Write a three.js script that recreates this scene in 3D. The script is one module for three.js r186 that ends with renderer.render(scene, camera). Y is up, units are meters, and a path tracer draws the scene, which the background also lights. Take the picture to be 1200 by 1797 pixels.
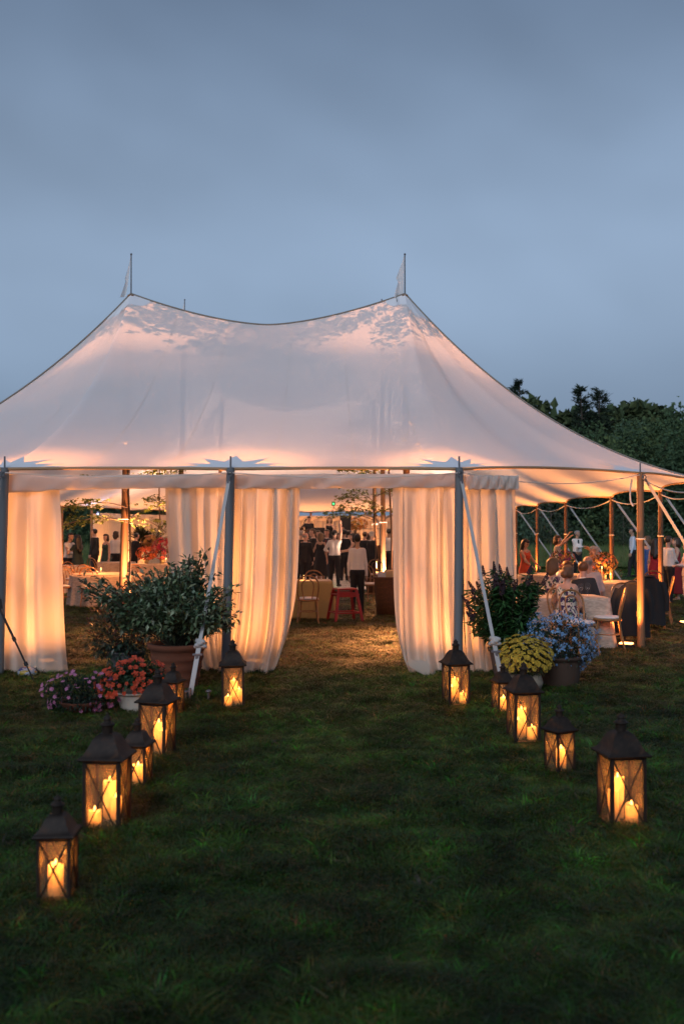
import * as THREE from 'three';
import { mergeGeometries } from 'three/addons/utils/BufferGeometryUtils.js';
import { RoundedBoxGeometry } from 'three/addons/geometries/RoundedBoxGeometry.js';

// ---------------------------------------------------------------- camera, sky, sun, exposure
const scene = new THREE.Scene();
const camera = new THREE.PerspectiveCamera(54.43, 683 / 1024, 0.1, 1500);
camera.position.set(0, 1.75, 0);
camera.rotation.x = THREE.MathUtils.degToRad(1.03);
camera.focus = 13.5; camera.userData.fStop = 2.0;
const renderer = new THREE.WebGLRenderer({ antialias: true });
renderer.toneMapping = THREE.LinearToneMapping;
renderer.toneMappingExposure = 1.0;
renderer.shadowMap.enabled = true;

let seedState = 12345;
const reseed = (s) => { seedState = s | 0; };
const rnd = () => { seedState = (seedState + 0x6d2b79f5) | 0; let t = Math.imul(seedState ^ (seedState >>> 15), 1 | seedState); t = (t + Math.imul(t ^ (t >>> 7), 61 | t)) ^ t; return ((t ^ (t >>> 14)) >>> 0) / 4294967296; };
const rr = (a, b) => a + (b - a) * rnd();
const lerp = (a, b, t) => a + (b - a) * t;
const clamp = (x, a, b) => Math.min(b, Math.max(a, x));
const sstep = (a, b, x) => { const t = clamp((x - a) / (b - a), 0, 1); return t * t * (3 - 2 * t); };
const hash2 = (x, y) => { let h = Math.imul(x | 0, 374761393) + Math.imul(y | 0, 668265263); h = Math.imul(h ^ (h >>> 13), 1274126177); return ((h ^ (h >>> 16)) >>> 0) / 4294967296; };
function vnoise(x, y, period = 0) {
  const ix = Math.floor(x), iy = Math.floor(y), fx = x - ix, fy = y - iy, u = fx * fx * (3 - 2 * fx), v = fy * fy * (3 - 2 * fy);
  const m = (a) => (period ? ((a % period) + period) % period : a);
  return lerp(lerp(hash2(m(ix), m(iy)), hash2(m(ix + 1), m(iy)), u), lerp(hash2(m(ix), m(iy + 1)), hash2(m(ix + 1), m(iy + 1)), u), v);
}
const fbm = (x, y, o = 4, period = 0) => { let s = 0, a = 0.5, n = 0; for (let i = 0; i < o; i++) { s += a * vnoise(x + i * 17, y + i * 31, period); n += a; a /= 2; x *= 2; y *= 2; period *= 2; } return s / n; };

// overcast dusk sky: blue grey, darker towards the zenith, faint soft bands of cloud
{
  const W = 512, H = 256, data = new Float32Array(W * H * 4);
  for (let j = 0; j < H; j++) for (let i = 0; i < W; i++) {
    const el = ((j + 0.5) / H - 0.5) * 180, e = Math.max(0, el);
    const hz = [0.165, 0.232, 0.33], md = [0.29, 0.395, 0.55], zn = [0.078, 0.124, 0.215];
    const a = sstep(0, 15, e), b = sstep(10, 42, e);
    const n = (fbm(i / 32, j / 12, 5, 16) - 0.5) * 0.65 + (fbm(i / 8 + j / 9, j / 5, 4, 64) - 0.5) * 0.35, k = 1 + n * 0.5 * sstep(0, 8, e);
    for (let c = 0; c < 3; c++) data[(j * W + i) * 4 + c] = lerp(lerp(hz[c], md[c], a), zn[c], b) * k;
    data[(j * W + i) * 4 + 3] = 1;
  }
  const t = new THREE.DataTexture(data, W, H, THREE.RGBAFormat, THREE.FloatType);
  t.mapping = THREE.EquirectangularReflectionMapping; t.magFilter = THREE.LinearFilter; t.minFilter = THREE.LinearFilter; t.needsUpdate = true;
  scene.background = t; scene.environment = t;
}
// the sun has set: only a weak, very soft glow is left of it, from high behind the camera
const sun = new THREE.DirectionalLight(new THREE.Color(0.86, 0.89, 1.0), 1.4);
sun.position.set(-14, 28, 42); sun.castShadow = true; sun.shadow.radius = 60;
sun.shadow.camera.left = -40; sun.shadow.camera.right = 40; sun.shadow.camera.top = 60; sun.shadow.camera.bottom = -60; sun.shadow.camera.far = 200;
scene.add(sun);
const WARM = new THREE.Color(1.0, 0.35, 0.095), SOFT = new THREE.Color(1.0, 0.58, 0.4), PEAK = new THREE.Color(1.0, 0.42, 0.2), FLAME = new THREE.Color(1.0, 0.4, 0.09);

// ---------------------------------------------------------------- naming, materials, mesh helpers
const usedNames = new Map();
function numbered(n) { const k = usedNames.get(n) || 0; usedNames.set(n, k + 1); return k ? n + '_' + String(k).padStart(3, '0') : n; }
function tag(o, label, category, group, kind) { o.userData = {}; if (label) o.userData.label = label; if (category) o.userData.category = category; if (group) o.userData.group = group; if (kind) o.userData.kind = kind; return o; }
function thing(name, label, category, pos = [0, 0, 0], turn = 0, group) {
  const o = new THREE.Group(); o.name = numbered(name); o.position.set(...pos); o.rotation.y = turn; tag(o, label, category, group); scene.add(o); return o;
}
function part(name, geo, mat, parent, kind, label) {
  const m = new THREE.Mesh(geo, mat); m.name = name; m.castShadow = m.receiveShadow = true;
  if (kind) m.userData.kind = kind; if (label) m.userData.label = label;
  if (parent) parent.add(m); return m;
}
function solo(name, geo, mat, label, category, group, pos = [0, 0, 0], turn = 0) {
  const m = part(numbered(name), geo, mat); tag(m, label, category, group); m.position.set(...pos); m.rotation.y = turn; scene.add(m); return m;
}
function structure(name, geo, mat, label) { const m = part(name, geo, mat); m.userData = { kind: 'structure' }; if (label) m.userData.label = label; scene.add(m); return m; }
function copyOf(src, label, pos, turn, group) {
  const c = src.clone(); c.name = numbered(src.name.replace(/_\d{3}$/, '')); c.position.set(...pos); c.rotation.y = turn; c.userData = { ...src.userData, label }; if (group) c.userData.group = group; scene.add(c); return c;
}
const rgb = (r, g, b) => new THREE.Color().setRGB(r, g, b);
const std = (c, rough = 0.8, o = {}) => new THREE.MeshStandardMaterial({ color: Array.isArray(c) ? rgb(...c) : c, roughness: rough, side: THREE.DoubleSide, ...o });
const phys = (c, rough = 0.8, o = {}) => new THREE.MeshPhysicalMaterial({ color: Array.isArray(c) ? rgb(...c) : c, roughness: rough, side: THREE.DoubleSide, ...o });
function noiseTex(size, fn, srgb) {
  const d = new Uint8Array(size * size * 4);
  for (let j = 0; j < size; j++) for (let i = 0; i < size; i++) { const c = fn(i / size, j / size); for (let k = 0; k < 3; k++) d[(j * size + i) * 4 + k] = clamp(Math.round(c[k] * 255), 0, 255); d[(j * size + i) * 4 + 3] = 255; }
  const t = new THREE.DataTexture(d, size, size); t.wrapS = t.wrapT = THREE.RepeatWrapping; t.magFilter = THREE.LinearFilter; t.minFilter = THREE.LinearMipmapLinearFilter; t.generateMipmaps = true; if (srgb) t.colorSpace = THREE.SRGBColorSpace; t.needsUpdate = true; return t;
}
const V = (x, y, z) => new THREE.Vector3(x, y, z);
const box = (w, h, d, x = 0, y = 0, z = 0) => new THREE.BoxGeometry(w, h, d).translate(x, y, z);
const rbox = (w, h, d, r, x = 0, y = 0, z = 0) => new RoundedBoxGeometry(w, h, d, 2, r).translate(x, y, z);
const cyl = (r1, r2, h, x = 0, y = 0, z = 0, n = 16, open = false) => new THREE.CylinderGeometry(r1, r2, h, n, 1, open).translate(x, y, z);
const lathe = (pts, n = 24) => new THREE.LatheGeometry(pts.map((p) => new THREE.Vector2(p[0], p[1])), n);
const tube = (pts, r, seg = 24, n = 6, closed = false) => new THREE.TubeGeometry(new THREE.CatmullRomCurve3(pts.map((p) => (p.isVector3 ? p : V(...p))), closed), seg, r, n, closed);
// a straight bar of rectangular section from a to b
function bar(a, b, w, h, round = 0) {
  const A = V(...a), B = V(...b), L = A.distanceTo(B), g = round ? new THREE.CylinderGeometry(h, w, L, round) : new THREE.BoxGeometry(w, L, h);
  const q = new THREE.Quaternion().setFromUnitVectors(V(0, 1, 0), B.clone().sub(A).normalize());
  return g.applyQuaternion(q).translate((A.x + B.x) / 2, (A.y + B.y) / 2, (A.z + B.z) / 2);
}
function merge(list) {
  const gs = list.map((g) => { const c = g.index ? g.toNonIndexed() : g; for (const k of Object.keys(c.attributes)) if (!['position', 'normal', 'uv'].includes(k)) c.deleteAttribute(k); if (!c.attributes.uv) c.setAttribute('uv', new THREE.BufferAttribute(new Float32Array(c.attributes.position.count * 2), 2)); return c; });
  return mergeGeometries(gs);
}
// triangle soup with colours, for leaves and petals
class Soup {
  constructor() { this.p = []; this.c = []; }
  tri(a, b, c, col) { for (const v of [a, b, c]) { this.p.push(v.x, v.y, v.z); this.c.push(col[0], col[1], col[2]); } }
  geo() { const g = new THREE.BufferGeometry(); g.setAttribute('position', new THREE.Float32BufferAttribute(this.p, 3)); g.setAttribute('color', new THREE.Float32BufferAttribute(this.c, 3)); g.computeVertexNormals(); return g; }
  // pointed leaf folded along its midrib
  leaf(at, dir, up, len, wid, col, fold = 0.25) {
    const d = dir.clone().normalize(), s = V().crossVectors(d, up).normalize(), n = V().crossVectors(s, d).normalize();
    const q = (l, w, h) => at.clone().addScaledVector(d, l * len).addScaledVector(s, w * wid).addScaledVector(n, h * wid);
    const a = q(0, 0, 0), m = q(0.5, 0, -fold * 0.6), t = q(1, 0, -fold), l = q(0.42, 0.5, fold * 0.4), r = q(0.42, -0.5, fold * 0.4);
    this.tri(a, m, l, col); this.tri(l, m, t, col); this.tri(a, r, m, col); this.tri(r, t, m, col);
  }
  // lobed leaf of a maple
  maple(at, dir, up, size, col) {
    const d = dir.clone().normalize(), s = V().crossVectors(d, up).normalize(), n = V().crossVectors(s, d).normalize(), pts = [];
    const L = [[180, 0.1], [140, 0.5], [112, 0.3], [72, 0.86], [42, 0.42], [0, 1], [-42, 0.42], [-72, 0.86], [-112, 0.3], [-140, 0.5]];
    for (const [a, r] of L) { const x = Math.cos(a * Math.PI / 180) * r + 0.1, y = Math.sin(a * Math.PI / 180) * r; pts.push(at.clone().addScaledVector(d, x * size).addScaledVector(s, y * size).addScaledVector(n, -0.25 * r * r * size)); }
    const c = at.clone().addScaledVector(d, 0.1 * size);
    for (let i = 0; i < pts.length; i++) this.tri(c, pts[i], pts[(i + 1) % pts.length], col);
  }
  // five flat petals
  flower(at, n0, size, col, k = 5, cup = 0.3) {
    const n = n0.clone().normalize(), u = V().crossVectors(n, Math.abs(n.y) < 0.9 ? V(0, 1, 0) : V(1, 0, 0)).normalize(), w = V().crossVectors(n, u), ph = rnd() * 6;
    for (let i = 0; i < k; i++) {
      const A = ph + i / k * 6.283, q = (a, r, h) => at.clone().addScaledVector(u, Math.cos(a) * r * size).addScaledVector(w, Math.sin(a) * r * size).addScaledVector(n, h * size);
      const f = rr(0.85, 1.12), cc = col.map((x) => x * f), e = 2.6 / k;
      this.tri(q(0, 0, 0), q(A - e, 0.75, cup * 0.8), q(A, 1, cup), cc); this.tri(q(0, 0, 0), q(A, 1, cup), q(A + e, 0.75, cup * 0.8), cc);
    }
  }
}
const rdir = () => { let v; do v = V(rr(-1, 1), rr(-1, 1), rr(-1, 1)); while (v.lengthSq() > 1 || v.lengthSq() < 0.01); return v.normalize(); };
const vary = (c, k = 0.25) => { const f = rr(1 - k, 1 + k), h = rr(-k, k) * 0.3; return [c[0] * f * (1 + h), c[1] * f, c[2] * f * (1 - h)]; };
const leafMat = phys([1, 1, 1], 0.55, { vertexColors: true, transmission: 0.38, specularIntensity: 0.5 });
const leafGloss = phys([1, 1, 1], 0.38, { vertexColors: true, specularIntensity: 0.6 });
const petalMat = phys([1, 1, 1], 0.7, { vertexColors: true, transmission: 0.3 });
// where a thing stands: x from a bearing (photo column) and a distance ahead
const X = (col, d) => (col - 600) / 1747 * d;
function spot(parent, x, y, z, tx, ty, tz, cd, angle = 0.8, penumbra = 0.9, color = WARM, radius = 3) {
  const l = new THREE.SpotLight(color, cd, 0, angle, penumbra, 2); l.name = 'lamp_light'; l.position.set(x, y, z); l.target.position.set(tx, ty, tz); l.castShadow = true; l.shadow.radius = radius; (parent || scene).add(l, l.target); return l;
}

// ---------------------------------------------------------------- lawn and meadow
const grassAt = (x, d) => { // 0 = green, 1 = worn and straw coloured
  const inside = sstep(11.4, 13.2, d) * (1 - sstep(50, 54, d)) * (1 - sstep(7.5, 10, Math.abs(x + 1.5)));
  const n = fbm(x * 0.45 + 40, d * 0.45, 4), m = fbm(x * 1.6 + 9, d * 1.6 + 5, 3);
  return clamp(inside * 0.75 + (n - 0.62) * 1.2 + (m - 0.55) * 0.6, 0, 1);
};
{
  const tex = noiseTex(512, (u, v) => {
    const a = fbm(u * 16, v * 16, 4, 16), b = fbm(u * 128, v * 128, 2, 128), k = 0.35 + 0.9 * a * (0.4 + b);
    return [0.2 * k, 0.25 * k, 0.1 * k];
  }, true);
  const g = new THREE.PlaneGeometry(900, 900, 1, 1).rotateX(-Math.PI / 2);
  const uv = g.attributes.uv; for (let i = 0; i < uv.count; i++) uv.setXY(i, uv.getX(i) * 180, uv.getY(i) * 180);
  structure('lawn', g, phys([1, 1, 1], 1, { map: tex, bumpMap: tex, bumpScale: 0.03, specularIntensity: 0 })).position.z = -100;
}
function bladeTuft(n, h, spread, bendy, wide) {
  const p = [];
  for (let i = 0; i < n; i++) {
    const a = rnd() * 6.283, r = spread * Math.sqrt(rnd()), x = Math.cos(a) * r, z = Math.sin(a) * r, H = h * rr(0.55, 1.15), b = rnd() * 6.283, k = H * bendy * rr(0.3, 1.3), w = wide * rr(0.7, 1.2), f = rnd() * 6.283;
    const sx = Math.cos(f) * w, sz = Math.sin(f) * w, bx = Math.cos(b) * k, bz = Math.sin(b) * k;
    const A = [x - sx, 0, z - sz], B = [x + sx, 0, z + sz], C = [x - sx * 0.8 + bx * 0.35, H * 0.6, z - sz * 0.8 + bz * 0.35], D = [x + sx * 0.8 + bx * 0.35, H * 0.6, z + sz * 0.8 + bz * 0.35], T = [x + bx, H * (1 - 0.2 * bendy), z + bz];
    p.push(...A, ...B, ...C, ...B, ...D, ...C, ...C, ...D, ...T);
  }
  const g = new THREE.BufferGeometry(); g.setAttribute('position', new THREE.Float32BufferAttribute(p, 3)); g.computeVertexNormals(); return g;
}
const bladeMat = phys([1, 1, 1], 0.55, { specularIntensity: 0.45 });
function scatter(name, geos, count, place, label, category) {
  const per = Math.floor(count / geos.length), col = new THREE.Color(), m4 = new THREE.Matrix4(), q = new THREE.Quaternion(), e = new THREE.Euler();
  const root = new THREE.Group(); root.name = name;
  geos.forEach((g) => {
    const im = new THREE.InstancedMesh(g, bladeMat, per); im.name = 'blades'; im.userData.kind = 'stuff'; im.castShadow = im.receiveShadow = true;
    for (let i = 0; i < per; i++) { const o = place(); e.set(rr(-0.15, 0.15), rnd() * 6.283, rr(-0.15, 0.15)); q.setFromEuler(e); m4.compose(V(o.x, o.y || 0, o.z), q, V(o.w || o.s, o.s, o.w || o.s)); im.setMatrixAt(i, m4); im.setColorAt(i, col.setRGB(...o.c)); }
    root.add(im);
  });
  tag(root, label, category, null, 'stuff'); scene.add(root); return root;
}
{
  reseed(77);
  const tufts = [bladeTuft(8, 0.075, 0.026, 0.9, 0.0026), bladeTuft(8, 0.1, 0.03, 1.3, 0.0027), bladeTuft(9, 0.06, 0.034, 1.8, 0.003)];
  const place = () => {
    // denser close to the camera, thinning out with distance
    const d = 2.3 * Math.pow(44 / 2.3, Math.pow(rnd(), 0.66) * (rnd() < 0.12 ? 1 : 0.82)), x = rr(-0.4, 0.4) * d + rr(-0.25, 0.25);
    const w = grassAt(x, d), far = sstep(4, 20, d), n = fbm(x * 3, d * 3, 2), dry = rnd() < 0.03 + w * 0.4;
    const cl = vnoise(x * 8 + 50, d * 8), tone = 0.6 * (0.22 + 1.5 * fbm(x * 2.4 + 7, d * 2.4, 3) * (0.5 + fbm(x * 0.7, d * 0.7 + 3, 2))) * (0.55 + 0.9 * cl * cl * 1.4);
    let c = dry ? [0.17, 0.125, 0.05] : [lerp(0.046, 0.115, w), lerp(0.09, 0.095, w), lerp(0.013, 0.02, w)];
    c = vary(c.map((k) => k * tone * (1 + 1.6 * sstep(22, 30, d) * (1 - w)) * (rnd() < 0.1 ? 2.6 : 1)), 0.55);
    return { x, z: -d, s: rr(0.6, 1.4) * (0.4 + 1.1 * n) * (1 - 0.35 * w), w: rr(0.9, 1.2) * (1 + far * 1.3 + 1.5 * sstep(20, 44, d)), c };
  };
  scatter('grass', tufts, 380000, place, 'short mown grass of the dark lawn, worn and straw coloured under the tent', 'grass');
  reseed(78);
  const tall = [bladeTuft(10, 0.62, 0.16, 0.5, 0.006), bladeTuft(10, 0.8, 0.2, 0.4, 0.006)];
  scatter('meadow_grass', tall, 42000, () => {
    const d = rr(47, 84), x = rnd() < 0.62 ? rr(5, 46) : rr(-44, -6), n = fbm(x * 0.3, d * 0.3, 3), k = sstep(45, 58, d + (n - 0.5) * 10);
    return { x, z: -d, s: (0.25 + 0.8 * k) * rr(0.75, 1.2), w: 1.5, c: vary(rnd() < 0.2 ? [0.2, 0.19, 0.08] : [0.11, 0.17, 0.05], 0.3) };
  }, 'tall unmown meadow grass between the tent and the dark trees', 'meadow grass');
}

// ---------------------------------------------------------------- the sailcloth tent
const EAVE = 2.6, eaveH = (i) => { const k = ((i % 24) + 24) % 24; return k < 3 ? 2.49 : EAVE; };
const peaks = { FL: [-4.46, 21, 6.74], FR: [1.33, 21, 6.74], ML: [-4.75, 30, 7.86], MR: [1.2, 30, 7.86], BL: [-4.7, 39, 6.9], BR: [1.25, 39, 6.9] };
// eave poles in order round the tent: [x, distance ahead, skeleton point they pull towards]
const mid = (a, b, t) => [lerp(a[0], b[0], t), lerp(a[1], b[1], t)];
const { FL, FR, ML, MR, BL, BR } = peaks;
const eave = [
  [-4.03, 11.9, FL], [-1.33, 11.9, mid(FL, FR, 0.5)], [1.4, 11.9, FR], [4.4, 14.7, FR], [6.5, 17.6, FR], [6.87, 21.5, FR], [6.87, 25.4, mid(FR, MR, 0.5)], [6.87, 30.6, MR], [6.87, 35.1, mid(MR, BR, 0.5)], [6.87, 39.3, BR],
  [6.3, 43.2, BR], [4.3, 46.2, BR], [1.4, 48, BR], [-1.5, 48, mid(BR, BL, 0.5)], [-4.4, 48, BL], [-7.3, 46.2, BL], [-9.3, 43.2, BL], [-9.87, 39.3, BL], [-9.87, 35.1, mid(BL, ML, 0.5)], [-9.87, 30.6, ML], [-9.87, 25.4, mid(ML, FL, 0.5)], [-9.87, 21.5, FL], [-9.5, 17.6, FL], [-7.2, 14.6, FL],
];
const NE = eave.length;
const ridgeRuns = [[FL, FR, 0.66], [FR, MR, 0.55], [MR, BR, 0.55], [BR, BL, 0.66], [BL, ML, 0.55], [ML, FL, 0.55]];
function skelHeight(x, d) { // height of the ridge rope at a plan point on it
  let best = 1e9, h = 6;
  for (const [a, b, sag] of ridgeRuns) {
    const dx = b[0] - a[0], dd = b[1] - a[1], t = clamp(((x - a[0]) * dx + (d - a[1]) * dd) / (dx * dx + dd * dd), 0, 1), e = Math.hypot(x - a[0] - dx * t, d - a[1] - dd * t);
    if (e < best - 1e-6) { best = e; h = lerp(a[2], b[2], t) - sag * (1 - Math.pow(Math.abs(2 * t - 1), 1.6)); }
  }
  return h;
}
function roofPoint(s, t) { // s: place round the eave (pole number), t: 0 at the eave, 1 at the ridge
  const i = Math.floor(s), u = s - i, a = eave[((i % NE) + NE) % NE], b = eave[(((i + 1) % NE) + NE) % NE];
  const sx = lerp(a[2][0], b[2][0], u), sd = lerp(a[2][1], b[2][1], u), H = skelHeight(sx, sd);
  let ex = lerp(a[0], b[0], u), ed = lerp(a[1], b[1], u);
  const chord = Math.hypot(a[0] - b[0], a[1] - b[1]), arc = 4 * u * (1 - u), rx = sx - ex, rd = sd - ed, R = Math.hypot(rx, rd), inward = 0.055 * chord * arc;
  ex += rx / R * inward; ed += rd / R * inward;
  const eh = lerp(eaveH(i), eaveH(i + 1), u) + (i < 2 ? 0.02 : 0.06) * arc, front = s >= 0 && s <= 2 ? Math.max(0, 1 - Math.abs(s - 1)) : 0, lin = lerp(s > -0.5 && s < 2.5 ? 0.44 : 0.35, 0.58, front), rise = lin * t + (1 - lin) * Math.pow(t, 2.05);
  return V(lerp(ex, sx, t), eh + (H - eh) * rise, -lerp(ed, sd, t));
}
const roofNormal = (s, t) => { const e = 0.01, t0 = clamp(t, 0, 1 - e), p = roofPoint(s, t0), a = roofPoint(s + e, t0).sub(p), b = roofPoint(s, t0 + e).sub(p), n = a.cross(b).normalize(); return n.y < 0 ? n.negate() : n; };
function gridGeo(nu, nv, f, closedU = false) {
  const p = [], uv = [], idx = [];
  for (let j = 0; j <= nv; j++) for (let i = 0; i <= nu; i++) { const q = f(i / nu, j / nv); p.push(q.x, q.y, q.z); uv.push(i / nu, j / nv); }
  for (let j = 0; j < nv; j++) for (let i = 0; i < nu; i++) { const a = j * (nu + 1) + i, b = a + 1, c = a + nu + 1, d = c + 1; idx.push(a, b, c, b, d, c); }
  const g = new THREE.BufferGeometry(); g.setAttribute('position', new THREE.Float32BufferAttribute(p, 3)); g.setAttribute('uv', new THREE.Float32BufferAttribute(uv, 2)); g.setIndex(idx); g.computeVertexNormals(); return g;
}
const weave = noiseTex(256, (u, v) => { const k = 0.45 + 0.25 * fbm(u * 8, v * 8, 5, 8) + 0.25 * hash2(Math.floor(u * 256), Math.floor(v * 256)); return [k, k, k]; });
const canvasMat = phys([0.9, 0.88, 0.86], 0.9, { transmission: 0.36, bumpMap: weave.clone(), bumpScale: 0.012, specularIntensity: 0.3 });
canvasMat.bumpMap.repeat.set(60, 8);
const seamMat = phys([0.95, 0.93, 0.9], 0.95, { transmission: 0.97, specularIntensity: 0 });
const patchMat = std([0.8, 0.8, 0.8], 0.95);
const laceMat = std([0.23, 0.2, 0.165], 0.95), hemMat = std([0.4, 0.25, 0.13], 0.9);
const woodTex = noiseTex(256, (u, v) => { const k = 0.62 + 0.3 * fbm(u * 32, v * 3, 4, 32) + 0.12 * fbm(u * 90, v * 6, 2, 90) - 0.1; return [k * 0.8, k * 0.58, k * 0.38]; }, true);
const poleWood = std([0.78, 0.74, 0.7], 0.55, { map: woodTex, bumpMap: woodTex, bumpScale: 0.002 });
const ropeMat = std([0.6, 0.56, 0.5], 0.95), steel = std([0.16, 0.16, 0.17], 0.45, { metalness: 0.6 }), strapMat = std([0.42, 0.42, 0.4], 0.85), blackMat = std([0.012, 0.012, 0.012], 0.5);
const tent = thing('sailcloth_tent', 'large white two-peaked sailcloth wedding tent on wooden poles, glowing from inside', 'tent');
{
  const g1 = gridGeo(NE * 12, 44, (u, v) => roofPoint(u * NE, Math.pow(v, 1.7)));
  const half = (a0, a1, b0, b1) => gridGeo(16, 16, (u, v) => { // roof between the ridges: a patch hung on its four edges
    const P = (a, b, t) => { const x = lerp(a[0], b[0], t), d = lerp(a[1], b[1], t); return V(x, skelHeight(x, d), -d); };
    const cross = (a, b, t) => { const q = P(a, b, t); q.y = lerp(a[2], b[2], t) - 0.9 * 4 * t * (1 - t); return q; };
    const isRidge = (a, b) => !((a === ML && b === MR)), E = (a, b, t) => (isRidge(a, b) ? P(a, b, t) : cross(a, b, t));
    const c = V().addScaledVector(E(a0, a1, u), 1 - v).addScaledVector(E(b0, b1, u), v).addScaledVector(P(a0, b0, v), 1 - u).addScaledVector(P(a1, b1, v), u);
    const corner = (q) => V(q[0], q[2], -q[1]);
    return c.addScaledVector(corner(a0), -(1 - u) * (1 - v)).addScaledVector(corner(a1), -u * (1 - v)).addScaledVector(corner(b0), -(1 - u) * v).addScaledVector(corner(b1), -u * v);
  });
  part('roof', mergeGeometries([g1, half(FL, FR, ML, MR), half(ML, MR, BL, BR)].map((g) => g)), canvasMat, tent);
  // hem rope along the scalloped eave
  const hem = []; for (let i = 0; i < NE * 8; i++) hem.push(roofPoint(i / 8, 0).add(V(0, -0.012, 0)));
  part('eave_hem', tube(hem, 0.019, NE * 16, 6, true), hemMat, tent);
  // lacing along ridges and hips
  const lace = (pts, r = 0.02) => part('lacing', tube(pts, r, pts.length * 2, 6), laceMat, tent);
  const along = (s, n = 24) => Array.from({ length: n + 1 }, (_, i) => roofPoint(s, i / n).addScaledVector(roofNormal(s, i / n), 0.012));
  for (const [a, b] of [[FL, FR], [FR, MR], [ML, FL]]) lace(Array.from({ length: 25 }, (_, i) => { const [x, d] = mid(a, b, i / 24); return V(x, skelHeight(x, d) + 0.012, -d); }));
  lace(along(4)); lace(along(22));
  // narrow sewn seams that run up the front panels
  for (const s of [0.35, 0.72, 1.18, 1.55, 1.88, 2.4, 2.75, 3.3, 3.7, 23.4, 23.75, 22.5]) {
    part('seam', gridGeo(1, 26, (u, v) => { const t = lerp(0.005, 0.99, v), p = roofPoint(s, t), n = roofNormal(s, t), a = roofPoint(s + 0.02, t).sub(roofPoint(s - 0.02, t)).normalize(); return p.addScaledVector(n, 0.004).addScaledVector(a, (u - 0.5) * 0.014); }), seamMat, tent);
  }
  // star patches sewn round each eave pole, and a dagged collar at each front peak
  const star = [[-0.62, 0.0], [-0.36, 0.09], [-0.58, 0.2], [-0.24, 0.2], [-0.36, 0.5], [-0.1, 0.32], [0, 0.66], [0.1, 0.32], [0.36, 0.5], [0.24, 0.2], [0.58, 0.2], [0.36, 0.09], [0.62, 0.0]];
  for (const i of [0, 1, 2, 3, 4, 5, 6, 7, 8, 22, 23]) {
    const L = eave[i], R = Math.hypot(L[0] - L[2][0], L[1] - L[2][1]), n = eave[(i + 1) % NE], m = eave[(i + NE - 1) % NE];
    const cl = [Math.hypot(n[0] - L[0], n[1] - L[1]), Math.hypot(m[0] - L[0], m[1] - L[1])], p = [], S = 5;
    const at = (a0, b0) => { const a = a0 * 1.15, b = b0 * 1.3, s = i + a / cl[a > 0 ? 0 : 1], t = clamp(b / R, 0, 1), q = roofPoint(s, t); return q.addScaledVector(roofNormal(s, t), 0.008); };
    for (let k = 0; k + 1 < star.length; k++) for (let r = 0; r < S; r++) {
      const f0 = r / S, f1 = (r + 1) / S, A = at(star[k][0] * f0, star[k][1] * f0), B = at(star[k][0] * f1, star[k][1] * f1), C = at(star[k + 1][0] * f1, star[k + 1][1] * f1), D = at(star[k + 1][0] * f0, star[k + 1][1] * f0);
      for (const v of [A, B, C, A, C, D]) p.push(v.x, v.y, v.z);
    }
    const g = new THREE.BufferGeometry(); g.setAttribute('position', new THREE.Float32BufferAttribute(p, 3)); g.computeVertexNormals();
    part('star_patch', g, patchMat, tent);
  }
  for (const [s0, s1] of [[1.86, 5.2], [-3.2, 0.14]]) {
    part('peak_collar', gridGeo(96, 8, (u, v) => {
      const s = lerp(s0, s1, u), edge = Math.sin(Math.PI * clamp(u, 0, 1)), dag = 0.75 + 0.25 * Math.abs(((u * 17) % 1) * 2 - 1), t = 1 - (0.012 + 0.1 * Math.pow(edge, 0.4) * dag) * (1 - v);
      return roofPoint(s, Math.min(t, 0.999)).addScaledVector(roofNormal(s, Math.min(t, 0.985)), 0.006);
    }), patchMat, tent);
  }
  // centre poles with mast tips, and pennants on the four masts in sight
  const cpole = (x, d, h) => { const g = new THREE.CylinderGeometry(0.085, 0.1, h, 4, 1).rotateY(Math.PI / 4).translate(0, h / 2, 0), p = g.attributes.position; for (let i = 0; i < p.count; i++) p.setX(i, p.getX(i) - 0.16 * (1 - p.getY(i) / h) * (x < 0 ? 1 : -0.3)); return g.translate(x, 0, -d); };
  for (const k of ['FL', 'FR', 'ML', 'MR', 'BL', 'BR']) {
    const [x, d, h] = peaks[k];
    const pole = part('centre_pole', cpole(x, d, h - 0.02), poleWood, tent);
    part('tie', new THREE.TorusGeometry(0.115, 0.014, 6, 16).rotateX(Math.PI / 2).translate(x - 0.16 * (1 - 1.98 / h) * (x < 0 ? 1 : -0.3), 1.98, -d), ropeMat, pole);
    if (k[0] === 'B') continue;
    const mast = part('mast', merge([cyl(0.012, 0.016, 0.85, x, h + 0.42, -d, 8), new THREE.SphereGeometry(0.024, 8, 6).translate(x, h + 0.85, -d)]), steel, tent);
    const w = k === 'FR' ? 0.3 : k === 'MR' ? 0.05 : 0.17;
    part('pennant', gridGeo(6, 22, (u, v) => { // limp cloth hanging from the masthead along the mast
      const wide = w * (0.06 + 1.15 * Math.pow(v, 1.1)) * (v > 0.52 ? lerp(1, 0.62, sstep(0.52, 0.6, v)) : 1);
      return V(x - 0.012 - u * wide * 0.9 - (k === 'FL' ? 0.1 * v * v : 0.02 * v), h + 0.83 - v * 0.86 - u * 0.05, -d + 0.03 * Math.sin(u * 5 + v * 3) * (0.3 + v));
    }), phys([0.8, 0.79, 0.78], 0.95, { transmission: 0.3 }), mast);
    if (k === 'FR') part('halyard', tube([[x - 0.18, h - 0.02, -d + 0.12], [x - 0.2, h - 0.15, -d + 0.35], [x - 0.2, h - 0.3, -d + 0.62]], 0.008, 8, 5), laceMat, mast);
  }
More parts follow.
